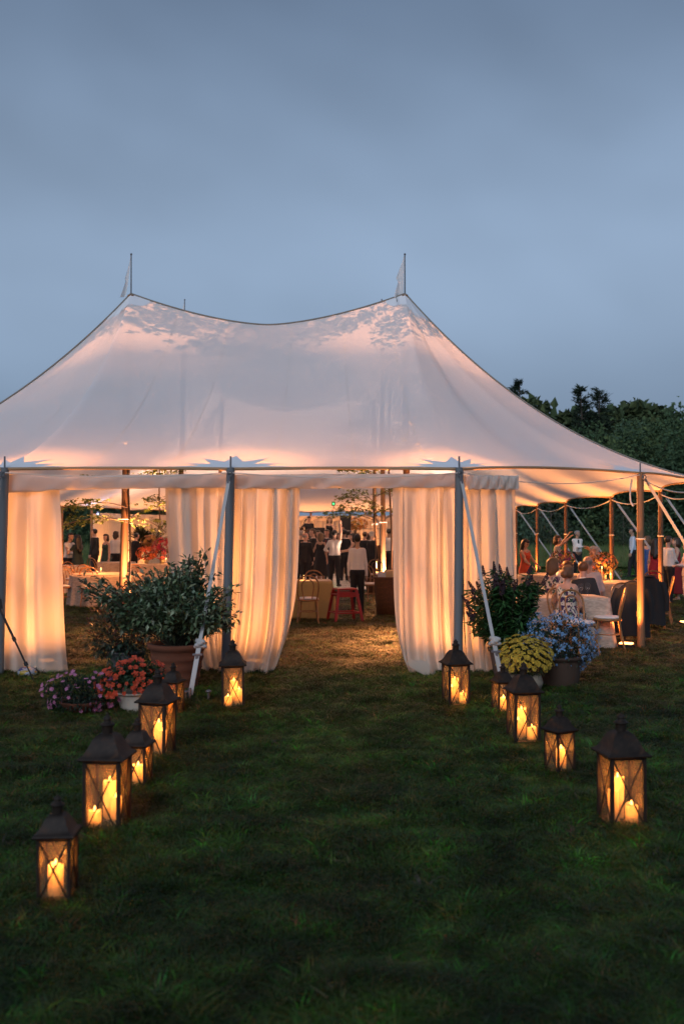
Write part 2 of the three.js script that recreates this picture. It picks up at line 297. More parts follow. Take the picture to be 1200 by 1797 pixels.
  // eave poles, pins, straps and stakes
  const strapTo = { 0: [-4.6, 10.1], 1: [-1.53, 10.05], 2: [1.68, 10.35], 3: [5.7, 13.9] };
  eave.forEach(([x, d, sk], i) => {
    const dx = x - sk[0], dd = d - sk[1], L = Math.hypot(dx, dd), front = i < 3 || i === 23;
    const ox = dx / L, od = dd / L, metal = i < 3;
    const lean = [0.055, 0.055, 0.02][i] ?? 0, h = eaveH(i) - 0.03;
    const pole = part('eave_pole', merge([bar([x - lean, 0, -d], [x, h, -d], 0.056, 0.051, 14), cyl(0.045, 0.045, 0.05, x, h + 0.01, -d, 12)]), metal ? std([0.14, 0.15, 0.155], 0.6) : poleWood, tent);
    part('pin', cyl(0.011, 0.011, 0.19, x, h + 0.075, -d, 8), steel, pole);
    if (!metal && i < 10) part('tie', new THREE.TorusGeometry(0.06, 0.011, 6, 16).rotateX(Math.PI / 2).translate(x, 1.62, -d), ropeMat, pole);
    if (i > 10 && i < 21) return;
    const [gx, gd] = strapTo[i] || [x + ox * 1.85, d + od * 1.85], A = [x + ox * 0.06, h - 0.02, -(d + od * 0.06)], B = [gx, 0.05, -gd];
    const P = (t, o = 0) => [lerp(A[0], B[0], t), lerp(A[1], B[1], t) + o, lerp(A[2], B[2], t)];
    const st = part('guy_strap', merge(i < 3 ? [bar(P(0.05), P(0.82), 0.04, 0.006), bar(P(0.8), P(0.985), 0.05, 0.012)] : [bar(P(0.04), P(0.98), 0.052, 0.006)]), strapMat, tent);
    part('shackle', merge([new THREE.TorusGeometry(0.03, 0.008, 6, 12).translate(...P(0.01)), bar(P(0.02), P(0.06), 0.02, 0.02)]), steel, st);
    if (i < 3) { // knotted slack of the strap and its ratchet
      const k = P(0.79), kn = [];
      for (let j = 0; j < 4; j++) kn.push(new THREE.TorusGeometry(0.05, 0.022, 8, 16).scale(1, 0.6, 1).rotateX(1.2 + j * 0.25).rotateY(j * 0.8).translate(k[0] + 0.01, k[1] - 0.02 + j * 0.018, k[2]));
      part('knot', merge(kn), strapMat, st);
      part('ratchet', merge([rbox(0.1, 0.022, 0.05, 0.005, ...P(0.83)), rbox(0.03, 0.07, 0.04, 0.005, ...P(0.84))]), steel, st);
    }
    part('stake', bar([gx, 0.16, -gd], [gx + ox * 0.06, -0.1, -(gd + od * 0.06)], 0.018, 0.018, 8), steel, st);
  });
  // side ropes that swing from pole to pole
  const cord = (a, b, sag, r = 0.012) => part('side_rope', tube(Array.from({ length: 9 }, (_, i) => { const t = i / 8; return [lerp(a[0], b[0], t), lerp(a[1], b[1], t) - sag * 4 * t * (1 - t), lerp(a[2], b[2], t)]; }), r, 24, 5), ropeMat, tent);
  for (let i = 3; i < 9; i++) cord([eave[i][0], 2.52, -eave[i][1]], [eave[i + 1][0], 2.52, -eave[i + 1][1]], 0.16);
  cord([1.45, 2.43, -11.86], [4.38, 2.56, -14.66], 0.13, 0.007); cord([-1.33, 2.43, -11.83], [1.4, 2.43, -11.83], 0.06, 0.007); cord([-4.0, 2.43, -11.83], [-1.33, 2.43, -11.83], 0.05, 0.007);
  part('side_rope', tube([[4.28, 2.5, -14.72], [4.25, 2.3, -14.7], [4.26, 2.16, -14.7], [4.29, 2.1, -14.68]], 0.014, 12, 5), ropeMat, tent);
}

// ---------------------------------------------------------------- uplights at the poles
const glowMat = new THREE.MeshStandardMaterial({ color: rgb(0.2, 0.1, 0.03), emissive: WARM, emissiveIntensity: 9, name: 'uplight_glow' });
let uplight0;
function uplight(x, d, aimX, aimY, aimD, cd, label, angle = 0.75, tone = WARM, core = 0, coreAngle = 0.45) {
  const turn = Math.atan2(aimX - x, -(aimD - d));
  if (!uplight0) {
    uplight0 = thing('uplight', label, 'uplight', [x, 0, -d], turn);
    part('housing', merge([rbox(0.2, 0.05, 0.15, 0.012, 0, 0.045, 0), rbox(0.22, 0.03, 0.17, 0.008, 0, 0.08, 0)]), blackMat, uplight0);
    part('glowing_lens', rbox(0.18, 0.03, 0.13, 0.012, 0, 0.1, 0), glowMat, uplight0);
    part('bracket', merge([bar([-0.115, 0.1, 0], [-0.115, 0.01, 0], 0.02, 0.04), bar([-0.1245, 0.008, 0], [0.125, 0.008, 0], 0.03, 0.012), bar([0.115, 0.1, 0], [0.115, 0.01, 0], 0.02, 0.04)]), blackMat, uplight0);
  } else copyOf(uplight0, label, [x, 0, -d], turn);
  spot(null, x, 0.13, -d, aimX, aimY, -aimD, cd, angle, 1, tone, tone === SOFT ? 10 : 3);
  if (core) spot(null, x, 0.13, -d, aimX, aimY, -aimD, core, coreAngle, 1, tone, 0.5);
}

// ---------------------------------------------------------------- drapes on the front of the tent
const drapeTex = noiseTex(256, (u, v) => { const k = 0.5 + 0.35 * fbm(u * 64, v * 4, 4, 64) + 0.15 * fbm(u * 6, v * 6, 3, 6); return [k, k, k]; });
const drapeMat = phys([0.67, 0.61, 0.52], 0.95, { transmission: 0.46, bumpMap: drapeTex, bumpScale: 0.012, specularIntensity: 0.2 });
const valanceMat = phys([0.74, 0.67, 0.6], 0.95, { transmission: 0.48, bumpMap: drapeTex, bumpScale: 0.01, specularIntensity: 0.2 });
// corners in metres: left and right x along the top, waist (0.5) and hem
function drapeGeo(d, yTop, L, R, folds, depth, seed, opt = {}) {
  const ph = (i) => hash2(i, seed) * 6.283, pw = (t, a) => (a.length === 2 ? lerp(a[0], a[1], t) : (t < 0.5 ? lerp(a[0], a[1], t * 2) : lerp(a[1], a[2], t * 2 - 1)));
  const sm = (t, a) => a.length === 3 ? lerp(lerp(a[0], a[1], t), lerp(a[0], a[2], t), 0.15 + 0.85 * Math.pow(t, 5)) : pw(t, a);
  return gridGeo(110, 40, (u, v) => {
    const t = v, x0 = sm(t, L), x1 = sm(t, R), warp = u + 0.03 * Math.sin(u * 9 + ph(1)) + 0.012 * Math.sin(u * 23 + t * 1.5 + ph(2));
    const amp = depth * (0.25 + 0.75 * sstep(0, 0.25, t)) * (0.6 + 0.8 * vnoise(u * 5 + seed, seed)), a = folds * 6.283 * warp + ph(3);
    const z = amp * (Math.sin(a + 0.5 * Math.sin(t * 2 + ph(4))) + 0.35 * Math.sin(a * 2.3 + t * 1.2 + ph(5)) + 0.4 * Math.sin(a * 0.37 + ph(6)));
    const hem = opt.hem ? opt.hem(u) : 0;
    let y = yTop * (1 - t) + hem * t + (t > 0.97 ? 0.012 * Math.sin(u * 40 + ph(7)) : 0);
    const pud = sstep(0.93, 1, t) * (opt.puddle || 0);
    return V(lerp(x0, x1, u) + 0.012 * Math.sin(a * 1.1 + 1), Math.max(0.015, y), -d + z + pud * (0.1 + 0.06 * Math.sin(u * 31 + seed)));
  });
}
const round = (edge, r) => (u) => { const k = edge > 0 ? clamp((u - 1 + r) / r, 0, 1) : clamp((r - u) / r, 0, 1); return 0.02 + 0.42 * Math.pow(k, 2.4); };
const PX = (c) => (c - 600) / 1747 * 12.05;
solo('curtain', drapeGeo(12.06, 2.4, [PX(-160), PX(-160)], [PX(104), PX(110), PX(118)], 6, 0.065, 3), drapeMat, 'long cream curtain at the left end of the tent front, beside the wide opening', 'curtain', null);
solo('curtain', drapeGeo(12.1, 2.42, [PX(287), PX(305), PX(352)], [PX(402), PX(400), PX(396)], 3.5, 0.06, 5), drapeMat, 'cream curtain pulled aside to the pole, partly hidden by the leafy potted shrub', 'curtain', null);
solo('curtain', drapeGeo(12.04, 2.42, [PX(409), PX(404), PX(386)], [PX(525), PX(523), PX(497)], 4, 0.065, 8, { hem: round(1, 0.22), puddle: 0.9 }), drapeMat, 'cream curtain bunched left of the middle entrance, its hem puddled on the grass', 'curtain', null);
solo('curtain', drapeGeo(12.04, 2.4, [PX(690), PX(691), PX(700)], [PX(806), PX(808), PX(822)], 4, 0.065, 12, { hem: round(-1, 0.2), puddle: 0.9 }), drapeMat, 'cream curtain on the right of the middle entrance, lit brightly from behind at its foot', 'curtain', null);
solo('curtain', drapeGeo(12.09, 2.4, [PX(812), PX(814), PX(822)], [PX(904), PX(909), PX(914)], 3.5, 0.055, 15), drapeMat, 'cream curtain at the right end of the tent front, behind the purple spiked bush', 'curtain', null);
solo('cloth_tail', (() => { const g = gridGeo(20, 12, (u, v) => { const a = u * 6.283, r = (0.11 + 0.02 * Math.sin(a * 3)) * Math.pow(Math.sin(Math.PI * clamp(v, 0.03, 0.97)), 0.6); return V(PX(732) + 0.2 * (v - 0.5) + Math.cos(a) * r * 0.8, 0.02 + r * (0.6 + 0.6 * Math.sin(a)) + 0.1 * (1 - v), -11.92 + 0.12 * v + Math.cos(a) * r * 0.4); }); return g; })(), drapeMat, 'knotted tail of white curtain cloth lying on the grass right of the entrance', 'cloth');
// the cloth fascia wrapped over its rope above the curtains
function valanceGeo(x0, x1, d, y0, y1, ripple, seed, drop = 0) {
  return gridGeo(90, 16, (u, v) => {
    const a = v * 6.283, droop = drop * (1 - sstep(0, 0.3, u)), yc = lerp(y0, y1, u) + 0.03 * Math.sin(u * 2.5) - 0.02 * 4 * u * (1 - u), h = 0.084 + droop * 0.2;
    const fold = ripple * (Math.sin(u * 38 + v * 9 + seed) * 0.5 + Math.sin(u * 67 - v * 7 + seed * 2) * 0.3 + (fbm(u * 20 + seed, v * 3, 3) - 0.5) * 1.6);
    return V(lerp(x0, x1, u), yc + Math.cos(a) * h + fold * 0.2, -d + Math.sin(a) * (0.03 + fold * 0.6) + fold * 0.5 * Math.sin(a));
  });
}
solo('valance', valanceGeo(PX(16), PX(403), 11.99, 2.31, 2.325, 0.02, 2, 0.15), valanceMat, 'grey white cloth valance over the left opening and the pulled curtain', 'valance');
solo('valance', valanceGeo(PX(411), PX(803), 11.99, 2.33, 2.325, 0.034, 6), valanceMat, 'rumpled grey white cloth valance over the middle entrance between the poles', 'valance');
solo('valance', valanceGeo(PX(811), PX(908), 11.99, 2.325, 2.3, 0.034, 9), valanceMat, 'short rumpled cloth valance at the right end, ending beside the open tent side', 'valance');

// pleated drapes round the back end of the tent
{
  const line = [[-9.65, 38.8], [-9.1, 43], [-7.15, 46], [-4.3, 47.7], [-1.5, 47.75], [1.35, 47.7], [4.2, 46], [6.1, 43.1]];
  const words = ['first at the open left end', 'behind the potted palm on the buffet', 'behind the flowers of the buffet', 'left of the band', 'behind the band', 'behind the bar arches', 'farthest right, past the bar'];
  for (let i = 0; i + 1 < line.length; i++) {
    const [x0, d0] = line[i], [x1, d1] = line[i + 1], L = Math.hypot(x1 - x0, d1 - d0), nx = -(d1 - d0) / L, nd = (x1 - x0) / L;
    const t = thing('back_drape', 'pleated white back drape of the tent, ' + words[i], 'drape');
    part('curtain', gridGeo(Math.round(L * 44), 6, (u, v) => { const w = 0.055 * Math.sin(u * L / 0.19 * 6.283 + 0.6 * Math.sin(u * 17)) + 0.03 * Math.sin(u * 13 + i); return V(lerp(x0, x1, u) + nx * w, 2.36 * (1 - v) + 0.02, -(lerp(d0, d1, u) + nd * w)); }), drapeMat, t);
    part('valance', gridGeo(40, 4, (u, v) => { const w = 0.14 + 0.02 * Math.sin(u * 31 + v * 4) + 0.015 * v; const sgn = -1; return V(lerp(x0, x1, u) + nx * w * -sgn * Math.sign(nx * (-1.5 - (x0 + x1) / 2) + nd * (30 - (d0 + d1) / 2) || 1), 2.42 - 0.24 * v, -(lerp(d0, d1, u) + nd * w * Math.sign(nx * (-1.5 - (x0 + x1) / 2) + nd * (30 - (d0 + d1) / 2) || 1))); }), valanceMat, t);
  }
}

// uplights
{
  const I = 50, F = 27;
  uplight(-3.72, 12.6, -3.98, 2.6, 12.36, F, 'glowing uplight behind the left end curtain', 1.4, WARM, 70, 0.48);
  uplight(-1.1, 12.6, -1.28, 2.6, 12.36, F, 'glowing uplight behind the curtain left of the entrance', 1.4, WARM, 70, 0.48);
  uplight(1.27, 12.6, 1.38, 2.6, 12.36, F, 'glowing uplight behind the curtain right of the entrance', 1.4, WARM, 70, 0.48);
  uplight(X(1097, 14.5), 14.5, 4.4, 2.5, 14.95, I, 'small black uplight glowing on the grass beside the nearest wooden pole', 0.8);
  uplight(6.15, 17.9, 6.4, 2.6, 17.9, I, 'black uplight glowing on the grass at the right edge of the photo', 0.8);
  const side = ['right side pole nearest the people in red and blue', 'round table pole', 'pole behind the white haired guest', 'pole behind the woman with a raised arm', 'farthest right side pole'];
  for (let k = 5; k < 10; k++) uplight(eave[k][0] - 0.22, eave[k][1] - 0.08, eave[k][0] - 0.1, 2.6, eave[k][1], I * 1.3, 'uplight at the foot of the ' + side[k - 5], 0.8);
  const back = { 10: 'right back corner', 11: 'bar arches', 12: 'bar end of the stage', 13: 'middle of the stage back', 14: 'left end of the stage', 15: 'flower buffet', 16: 'left back corner', 17: 'left open end' };
  for (const k in back) uplight(lerp(eave[k][0], -1.5, 0.1), lerp(eave[k][1], 30, 0.06), eave[k][0], 2.3, eave[k][1], I * 0.9, 'uplight shining up the back drapes at the ' + back[k], 1.35);
  for (const k of [18, 19, 20, 21, 22, 23]) uplight(eave[k][0] + 0.3, eave[k][1], eave[k][0] + 0.1, 2.6, eave[k][1], I * 0.9, 'uplight at the ' + ['sixth', 'fifth', 'fourth', 'third', 'second', 'first'][k - 18] + ' left side pole back from the front curtains', 0.8);
  const pk = { FL: 'left front centre pole, behind the shrub', FR: 'right front centre pole, behind the entrance curtain', ML: 'left middle centre pole', MR: 'right middle centre pole beside the maple basket', BL: 'left back centre pole', BR: 'right back centre pole near the bar' };
  for (const k in pk) uplight(peaks[k][0] + 0.12, peaks[k][1] - 0.26, peaks[k][0], 5.5, peaks[k][1], { F: 50, M: 200, B: 360 }[k[0]], 'uplight glowing at the foot of the ' + pk[k], k[0] === 'F' ? 1.0 : 1.15, k[0] === 'F' ? PEAK : SOFT, k[0] === 'F' ? 230 : 0, 0.5);
}

// lamps clamped to the centre poles, turned down on the tables and the grass
function poleLamp(x, y, d, tx, ty, td, cd, angle, label) {
  const t = thing('pole_spotlight', label, 'spotlight', [x, y, -d]); t.lookAt(tx, ty, -td);
  part('can', new THREE.CylinderGeometry(0.06, 0.05, 0.16, 16, 1, true).rotateX(Math.PI / 2).translate(0, 0, 0.02), blackMat, t); part('glowing_lens', new THREE.CircleGeometry(0.05, 16).translate(0, 0, 0.07), glowMat, t); part('yoke', bar([0, 0, -0.05], [0, -0.1, -0.14], 0.025, 0.02), steel, t);
  const v = V(tx - x, ty - y, -td + d).normalize().multiplyScalar(0.12); spot(null, x + v.x, y + v.y, -d + v.z, tx, ty, -td, cd, angle, 0.8, WARM, 2);
}
poleLamp(1.45, 4.0, 20.8, 0.0, 0, 15.6, 620, 0.29, 'small spotlight on the right front pole, turned to the grass of the entrance');
poleLamp(-4.5, 3.6, 20.75, -3.3, 0, 16.4, 110, 0.36, 'small spotlight high on the left front pole, turned to the grass');
poleLamp(1.55, 3.6, 20.9, 4.2, 0.5, 17.2, 320, 0.6, 'small spotlight high on the right front pole, turned to the seated guests');
poleLamp(1.35, 3.6, 29.9, 5.4, 0.6, 23, 340, 0.7, 'small spotlight on the right middle pole, turned to the farther tables');
poleLamp(-4.55, 3.4, 21.1, -5.6, 0.6, 25, 160, 0.8, 'small spotlight on the left front pole, turned to the left tables');

// ---------------------------------------------------------------- trees beyond the meadow
const barkMat = std([0.06, 0.048, 0.036], 0.95), canopyMat = phys([1, 1, 1], 0.8, { vertexColors: true, transmission: 0.15, specularIntensity: 0.3 });
function deciduous(seed, h, r, col, n = 5200) {
  reseed(seed); const s = new Soup(), br = [], cl = [];
  br.push(bar([0, 0, 0], [0.1, h * 0.55, 0.1], 0.24, 0.14, 8));
  for (let i = 0; i < 30; i++) {
    const a = rnd() * 6.283, y = h * rr(0.16, 0.94), k = Math.sqrt(Math.max(0.05, 1 - Math.pow((y / h - 0.45) / 0.6, 2))), q = r * k * rr(0.35, 0.95), c = V(Math.cos(a) * q, y, Math.sin(a) * q);
    cl.push([c, rr(0.7, 1.5) * r * 0.36, rr(0.65, 1.3)]); if (i < 12) br.push(bar([0, Math.max(0.6, y * 0.5), 0], [c.x, c.y, c.z], 0.07, 0.02, 5));
  }
  for (let i = 0; i < n; i++) {
    const [c, R, tone] = cl[i % cl.length], v = rdir().multiplyScalar(R * Math.pow(rnd(), 0.45)), at = c.clone().add(v), z = rr(0.1, 0.26);
    s.leaf(at, rdir(), rdir(), z * 1.7, z, vary(col.map((x) => x * tone * 2.5), 0.25));
  }
  return { crown: s.geo(), trunk: merge(br) };
}
function pine(seed, h, twin) {
  reseed(seed); const s = new Soup(), br = [];
  for (const ox of twin ? [-0.9, 1.0] : [0]) {
    br.push(bar([ox * 0.3, 0, 0], [ox, h, 0], 0.2, 0.04, 8));
    for (let y = h * 0.45; y < h; y += rr(0.32, 0.6)) for (let k = 0; k < 6; k++) {
      const a = rnd() * 6.283, f = 1 - (y - h * 0.45) / (h * 0.55), L = (0.25 + 2.5 * Math.pow(f, 0.85)) * rr(0.35, 1.15), bx = Math.cos(a), bz = Math.sin(a), x0 = ox * (0.3 + 0.7 * y / h), up = rr(-0.1, 0.42), yo = rr(-0.3, 0.3);
      br.push(bar([x0, y + yo, 0], [x0 + bx * L, y + yo + L * up, bz * L], 0.04, 0.012, 4));
      for (let i = 0; i < 24; i++) { const t = Math.pow(rnd(), 0.6), p = V(x0 + bx * L * t + rr(-0.3, 0.3) * t, y + yo + L * up * t + rr(-0.1, 0.22), bz * L * t + rr(-0.3, 0.3) * t); s.leaf(p, V(bx + rr(-0.7, 0.7), rr(0.1, 0.8), bz + rr(-0.7, 0.7)), rdir(), rr(0.3, 0.5), rr(0.07, 0.11), vary([0.03, 0.05, 0.03], 0.3)); }
    }
  }
  return { crown: s.geo(), trunk: merge(br) };
}
function plantTree(name, proto, x, d, turn, scale, label) {
  const t = thing(name, label, 'tree', [x, 0, -d], turn, 'trees beyond the meadow'); part('crown', proto.crown, canopyMat, t); part('trunk', proto.trunk, barkMat, t); t.scale.setScalar(scale); return t;
}
{
  const protos = [deciduous(11, 10, 4.2, [0.032, 0.052, 0.022]), deciduous(12, 11, 4.6, [0.026, 0.046, 0.022]), deciduous(13, 9, 4.4, [0.04, 0.06, 0.024]), deciduous(14, 10, 3.4, [0.03, 0.05, 0.03])];
  const pineA = pine(21, 14, true), pineB = pine(22, 14, false);
  // columns of the photograph where each crown stands, distance, kind, size
  const spots = [
    [905, 74, 0, 0.88], [945, 70, 3, 0.86], [972, 78, 2, 0.98], [1012, 73, 1, 0.84], [1048, 80, 0, 1.0], [1072, 71, 2, 0.95], [1108, 77, 3, 0.98], [1140, 70, 1, 0.84], [1166, 80, 0, 1.12], [1196, 74, 2, 1.06], [1232, 70, 1, 0.92], [1275, 78, 0, 1.1],
    [120, 72, 2, 0.85], [165, 76, 0, 0.9], [205, 70, 1, 0.84], [70, 76, 3, 0.95], [15, 72, 0, 0.9], [-50, 78, 1, 1], [250, 80, 2, 0.9],
  ];
  const where = ['beside the tent slope, lowest of the right wood', 'left of the double pine, pale and thin topped', 'left of and below the double pine', 'in front of the double pine', 'right of the double pine, in the second row', 'right of the double pine with a rounded top', 'midway between the double pine and the right edge', 'in the front row near the right edge', 'tallest broadleaf crown near the right edge', 'cut by the right edge of the photo', 'just outside the right edge', 'well outside the right edge', 'seen through the left opening, behind the embracing couple', 'seen through the left opening, beside the back drape', 'hidden behind the left back drape', 'behind the left end curtain', 'behind the left edge of the tent front', 'outside the left edge', 'behind the buffet drapes'];
  spots.forEach(([c, d, k, s], i) => plantTree('broadleaf_tree', protos[k], X(c, d), d, i * 1.7, s, 'dark broadleaf tree ' + where[i]));
  plantTree('pine_tree', pineA, X(1035, 82), 82, 0.3, 0.95, 'tall double-topped pine standing above the wood on the right');
  plantTree('pine_tree', pineB, X(912, 80), 80, 1.2, 0.98, 'dark pine just above the slope of the tent roof');
  // the wood behind closes the gaps between the trunks
  reseed(31); const s = new Soup();
  for (let i = 0; i < 30000; i++) { const left = rnd() < 0.35, x = left ? rr(-42, -10) : rr(12, 48), y = (left ? 7.2 : 12) * Math.pow(rnd(), 0.8) * (0.75 + 0.45 * fbm(x * 0.3, 3, 3)), z = rr(0.3, 0.6); s.leaf(V(x, y, -84 - rr(0, 5)), rdir(), rdir(), z * 1.8, z * 1.3, vary([0.075, 0.105, 0.045], 0.4)); }
  tag((() => { const m = part('far_wood', s.geo(), canopyMat); scene.add(m); return m; })(), 'dark mass of far wood behind the meadow trees', 'wood', null, 'stuff');
  // low scrub along the meadow edge
  reseed(32); const u = new Soup();
  for (let i = 0; i < 9000; i++) { const left = rnd() < 0.35, x = left ? rr(-34, -8) : rr(14, 44), y = 1.5 * rnd() * (0.4 + fbm(x * 0.5, 8, 3)), z = rr(0.1, 0.24); u.leaf(V(x, y, -65 - rr(0, 4)), rdir(), rdir(), z * 1.8, z, vary([0.045, 0.075, 0.026], 0.35)); }
  tag((() => { const m = part('undergrowth', u.geo(), canopyMat); scene.add(m); return m; })(), 'low tangled undergrowth along the foot of the wood', 'undergrowth', null, 'stuff');
  // young staked trees in the field
  const sapling = (seed, h) => { reseed(seed); const f = new Soup(); for (let i = 0; i < 750; i++) { const y = rr(0.28, 1), w = 0.27 * Math.sin(Math.PI * clamp((y - 0.2) / 0.85, 0, 1)) * h; f.leaf(V(rr(-1, 1) * w, y * h, rr(-1, 1) * w), rdir(), rdir(), 0.16, 0.09, vary([0.075, 0.105, 0.055], 0.25)); } return { crown: f.geo(), trunk: merge([bar([0, 0, 0], [0, h * 0.85, 0], 0.03, 0.012, 6), ...Array.from({ length: 9 }, (_, i) => bar([0, h * (0.3 + i * 0.06), 0], [Math.cos(i * 2.4) * 0.5, h * (0.45 + i * 0.055), Math.sin(i * 2.4) * 0.5], 0.014, 0.006, 4))]) }; };
  const sp = sapling(41, 3.3);
  [[966, 52, 1.25, 'pale young tree in the field behind the woman with a raised arm'], [1093, 60, 0.95, 'pale young tree in the field between two wooden tent poles'], [1143, 62, 0.8, 'pale young tree in the field above the woman in red']].forEach(([c, d, k, l], i) => { const t = thing('young_tree', l, 'tree', [X(c, d), 0, -d], i * 2, 'young field trees'); part('crown', sp.crown, leafMat, t, 'stuff'); part('trunk', sp.trunk, std([0.16, 0.13, 0.1], 0.9), t); t.scale.setScalar(k); });
}

// ---------------------------------------------------------------- lanterns with candles along the walk
const ironTex = noiseTex(256, (u, v) => { const n = fbm(u * 14, v * 14, 5, 14), r = sstep(0.52, 0.72, fbm(u * 9 + 3, v * 9, 4, 9)); return [0.2 + 0.16 * n + 0.1 * r, 0.17 + 0.14 * n + 0.04 * r, 0.15 + 0.12 * n]; }, true);
const ironMat = phys([0.32, 0.3, 0.28], 0.6, { map: ironTex, metalness: 0.1, specularIntensity: 0.5, bumpMap: ironTex, bumpScale: 0.0015 });
const lanternWood = std([0.8, 0.75, 0.7], 0.6, { map: woodTex });
const paneMat = phys([1, 0.8, 0.52], 0.03, { transmission: 0.93, thickness: 0, ior: 1.52 });
const waxMat = phys([0.93, 0.84, 0.68], 0.6, { transmission: 0.6, specularIntensity: 0.4 });
const flameMat = new THREE.MeshStandardMaterial({ color: rgb(0.1, 0.05, 0.02), emissive: rgb(1.0, 0.6, 0.2), emissiveIntensity: 9, name: 'candle_flame' });
const wickMat = std([0.02, 0.015, 0.01], 0.9);
// hip roof with a bell-shaped profile on a square plan
function squareLathe(prof) {
  const p = [], idx = [], n = prof.length; // four flat sides, each its own vertices so that the hips stay sharp
  for (let k = 0; k < 4; k++) {
    const a0 = Math.PI / 4 + k * Math.PI / 2, a1 = a0 + Math.PI / 2, base = p.length / 3;
    for (const [r, y] of prof) { const R = r * Math.SQRT2; p.push(Math.cos(a0) * R, y, Math.sin(a0) * R, Math.cos(a1) * R, y, Math.sin(a1) * R); }
    for (let j = 0; j + 1 < n; j++) { const a = base + j * 2; idx.push(a, a + 2, a + 1, a + 1, a + 2, a + 3); }
  }
  const g = new THREE.BufferGeometry(); g.setAttribute('position', new THREE.Float32BufferAttribute(p, 3)); g.setIndex(idx); g.computeVertexNormals();
  const q = g.attributes.position, uv = []; for (let i = 0; i < q.count; i++) uv.push((q.getX(i) + q.getZ(i)) * 3, q.getY(i) * 3); g.setAttribute('uv', new THREE.Float32BufferAttribute(uv, 2)); return g;
}
function makeLantern(name, label, W, body, roofH, capR) {
  const t = thing(name, label, 'lantern'), h = W / 2, pw = W * 0.095, y0 = 0.03;
  part('base', merge([box(W + 0.03, 0.014, W + 0.03, 0, 0.012, 0), box(W + 0.01, 0.014, W + 0.01, 0, 0.026, 0)]), ironMat, t);
  part('floor', box(W - 0.012, 0.004, W - 0.012, 0, 0.0352, 0), lanternWood, t);
  for (const [a, b] of [[1, 1], [1, -1], [-1, 1], [-1, -1]]) part('post', rbox(pw, body, pw, 0.002, a * (h - pw / 2), y0 + body / 2 + 0.003, b * (h - pw / 2)), ironMat, t);
  part('top_rail', merge([box(W - 2 * pw, pw * 0.8, pw * 0.7, 0, y0 + body - pw * 0.3, h - pw / 2), box(W - 2 * pw, pw * 0.8, pw * 0.7, 0, y0 + body - pw * 0.3, -h + pw / 2), box(pw * 0.7, pw * 0.8, W - 2 * pw, h - pw / 2, y0 + body - pw * 0.3, 0), box(pw * 0.7, pw * 0.8, W - 2 * pw, -h + pw / 2, y0 + body - pw * 0.3, 0)]), ironMat, t);
  for (let k = 0; k < 4; k++) {
    const R = (g) => g.rotateY(k * Math.PI / 2), i = h - pw, z = h - pw * 0.42;
    part('glass_pane', R(new THREE.PlaneGeometry(2 * i + 0.002, body - pw).translate(0, y0 + body / 2, h - pw * 0.62)), paneMat, t);
    part('cross_brace', R(merge([bar([-i, y0 + 0.012, z], [i, y0 + body - pw, z], 0.0044, 0.0044, 6), bar([i, y0 + 0.012, z + 0.004], [-i, y0 + body - pw, z + 0.004], 0.0044, 0.0044, 6)])), ironMat, t);
  }
  const yr = y0 + body + 0.004, e = h + W * 0.11;
  const roof = part('roof', squareLathe([[0, 0.001], [e, 0], [e, 0.01], [e * 0.94, 0.016], [e * 0.8, roofH * 0.22], [e * 0.69, roofH * 0.4], [e * 0.6, roofH * 0.58], [e * 0.51, roofH * 0.76], [e * 0.41, roofH * 0.9], [e * 0.28, roofH * 0.98], [0, roofH]]).translate(0, yr, 0), ironMat, t);
  part('vent_cap', lathe([[capR * 0.92, 0], [capR * 0.92, capR * 1.35], [capR * 1.22, capR * 1.42], [capR * 1.25, capR * 1.6], [capR * 0.8, capR * 1.95], [capR * 0.62, capR * 2.0], [capR * 0.62, capR * 2.4], [capR * 0.78, capR * 2.5], [capR * 0.5, capR * 2.85], [capR * 0.2, capR * 3.0], [capR * 0.16, capR * 3.2], [0, capR * 3.3]], 20).translate(0, yr + roofH * 0.955, 0), ironMat, roof);
  return t;
}
const bigLantern = makeLantern('lantern', '', 0.218, 0.4, 0.14, 0.034), smallLantern = makeLantern('small_lantern', '', 0.156, 0.28, 0.1, 0.027);
let candle0;
function candle(x, y, z, r, h, label, cd) {
  // wax pillar burnt hollow at the top, its light standing inside the well
  const prof = [[0.001, 0.004], [r, 0], [r, h * 0.6], [r * 1.01, h - 0.012], [r * 0.97, h], [r * 0.86, h - 0.002], [r * 0.8, h - 0.03], [r * 0.8, h * 0.3], [0.001, h * 0.28]];
  const g = lathe(prof, 22), p = g.attributes.position, s = rnd() * 6; for (let i = 0; i < p.count; i++) if (p.getY(i) > h * 0.8) p.setY(i, p.getY(i) + 0.006 * Math.sin(Math.atan2(p.getZ(i), p.getX(i)) * 2 + s)); g.computeVertexNormals();
  const c = solo('candle', g, waxMat, label, 'candle', null, [x, y, z]);
  part('wick', cyl(0.0012, 0.0012, 0.03, 0, h - 0.018, 0, 5), wickMat, c);
  const f = part('flame', lathe([[0, 0], [0.006, 0.006], [0.0072, 0.013], [0.004, 0.025], [0, 0.034]], 10).translate(0, h - 0.006, 0), flameMat, c);
  const l = new THREE.PointLight(FLAME, cd); l.name = 'candle_light'; l.position.set(x, y + h + 0.006, z); l.castShadow = true; l.shadow.radius = 0.3; scene.add(l);
  const w = new THREE.PointLight(FLAME, cd * 0.1); w.name = 'wax_light'; w.position.set(x, y + h - 0.045, z); w.castShadow = true; w.shadow.radius = 0.5; scene.add(w);
  return c;
}
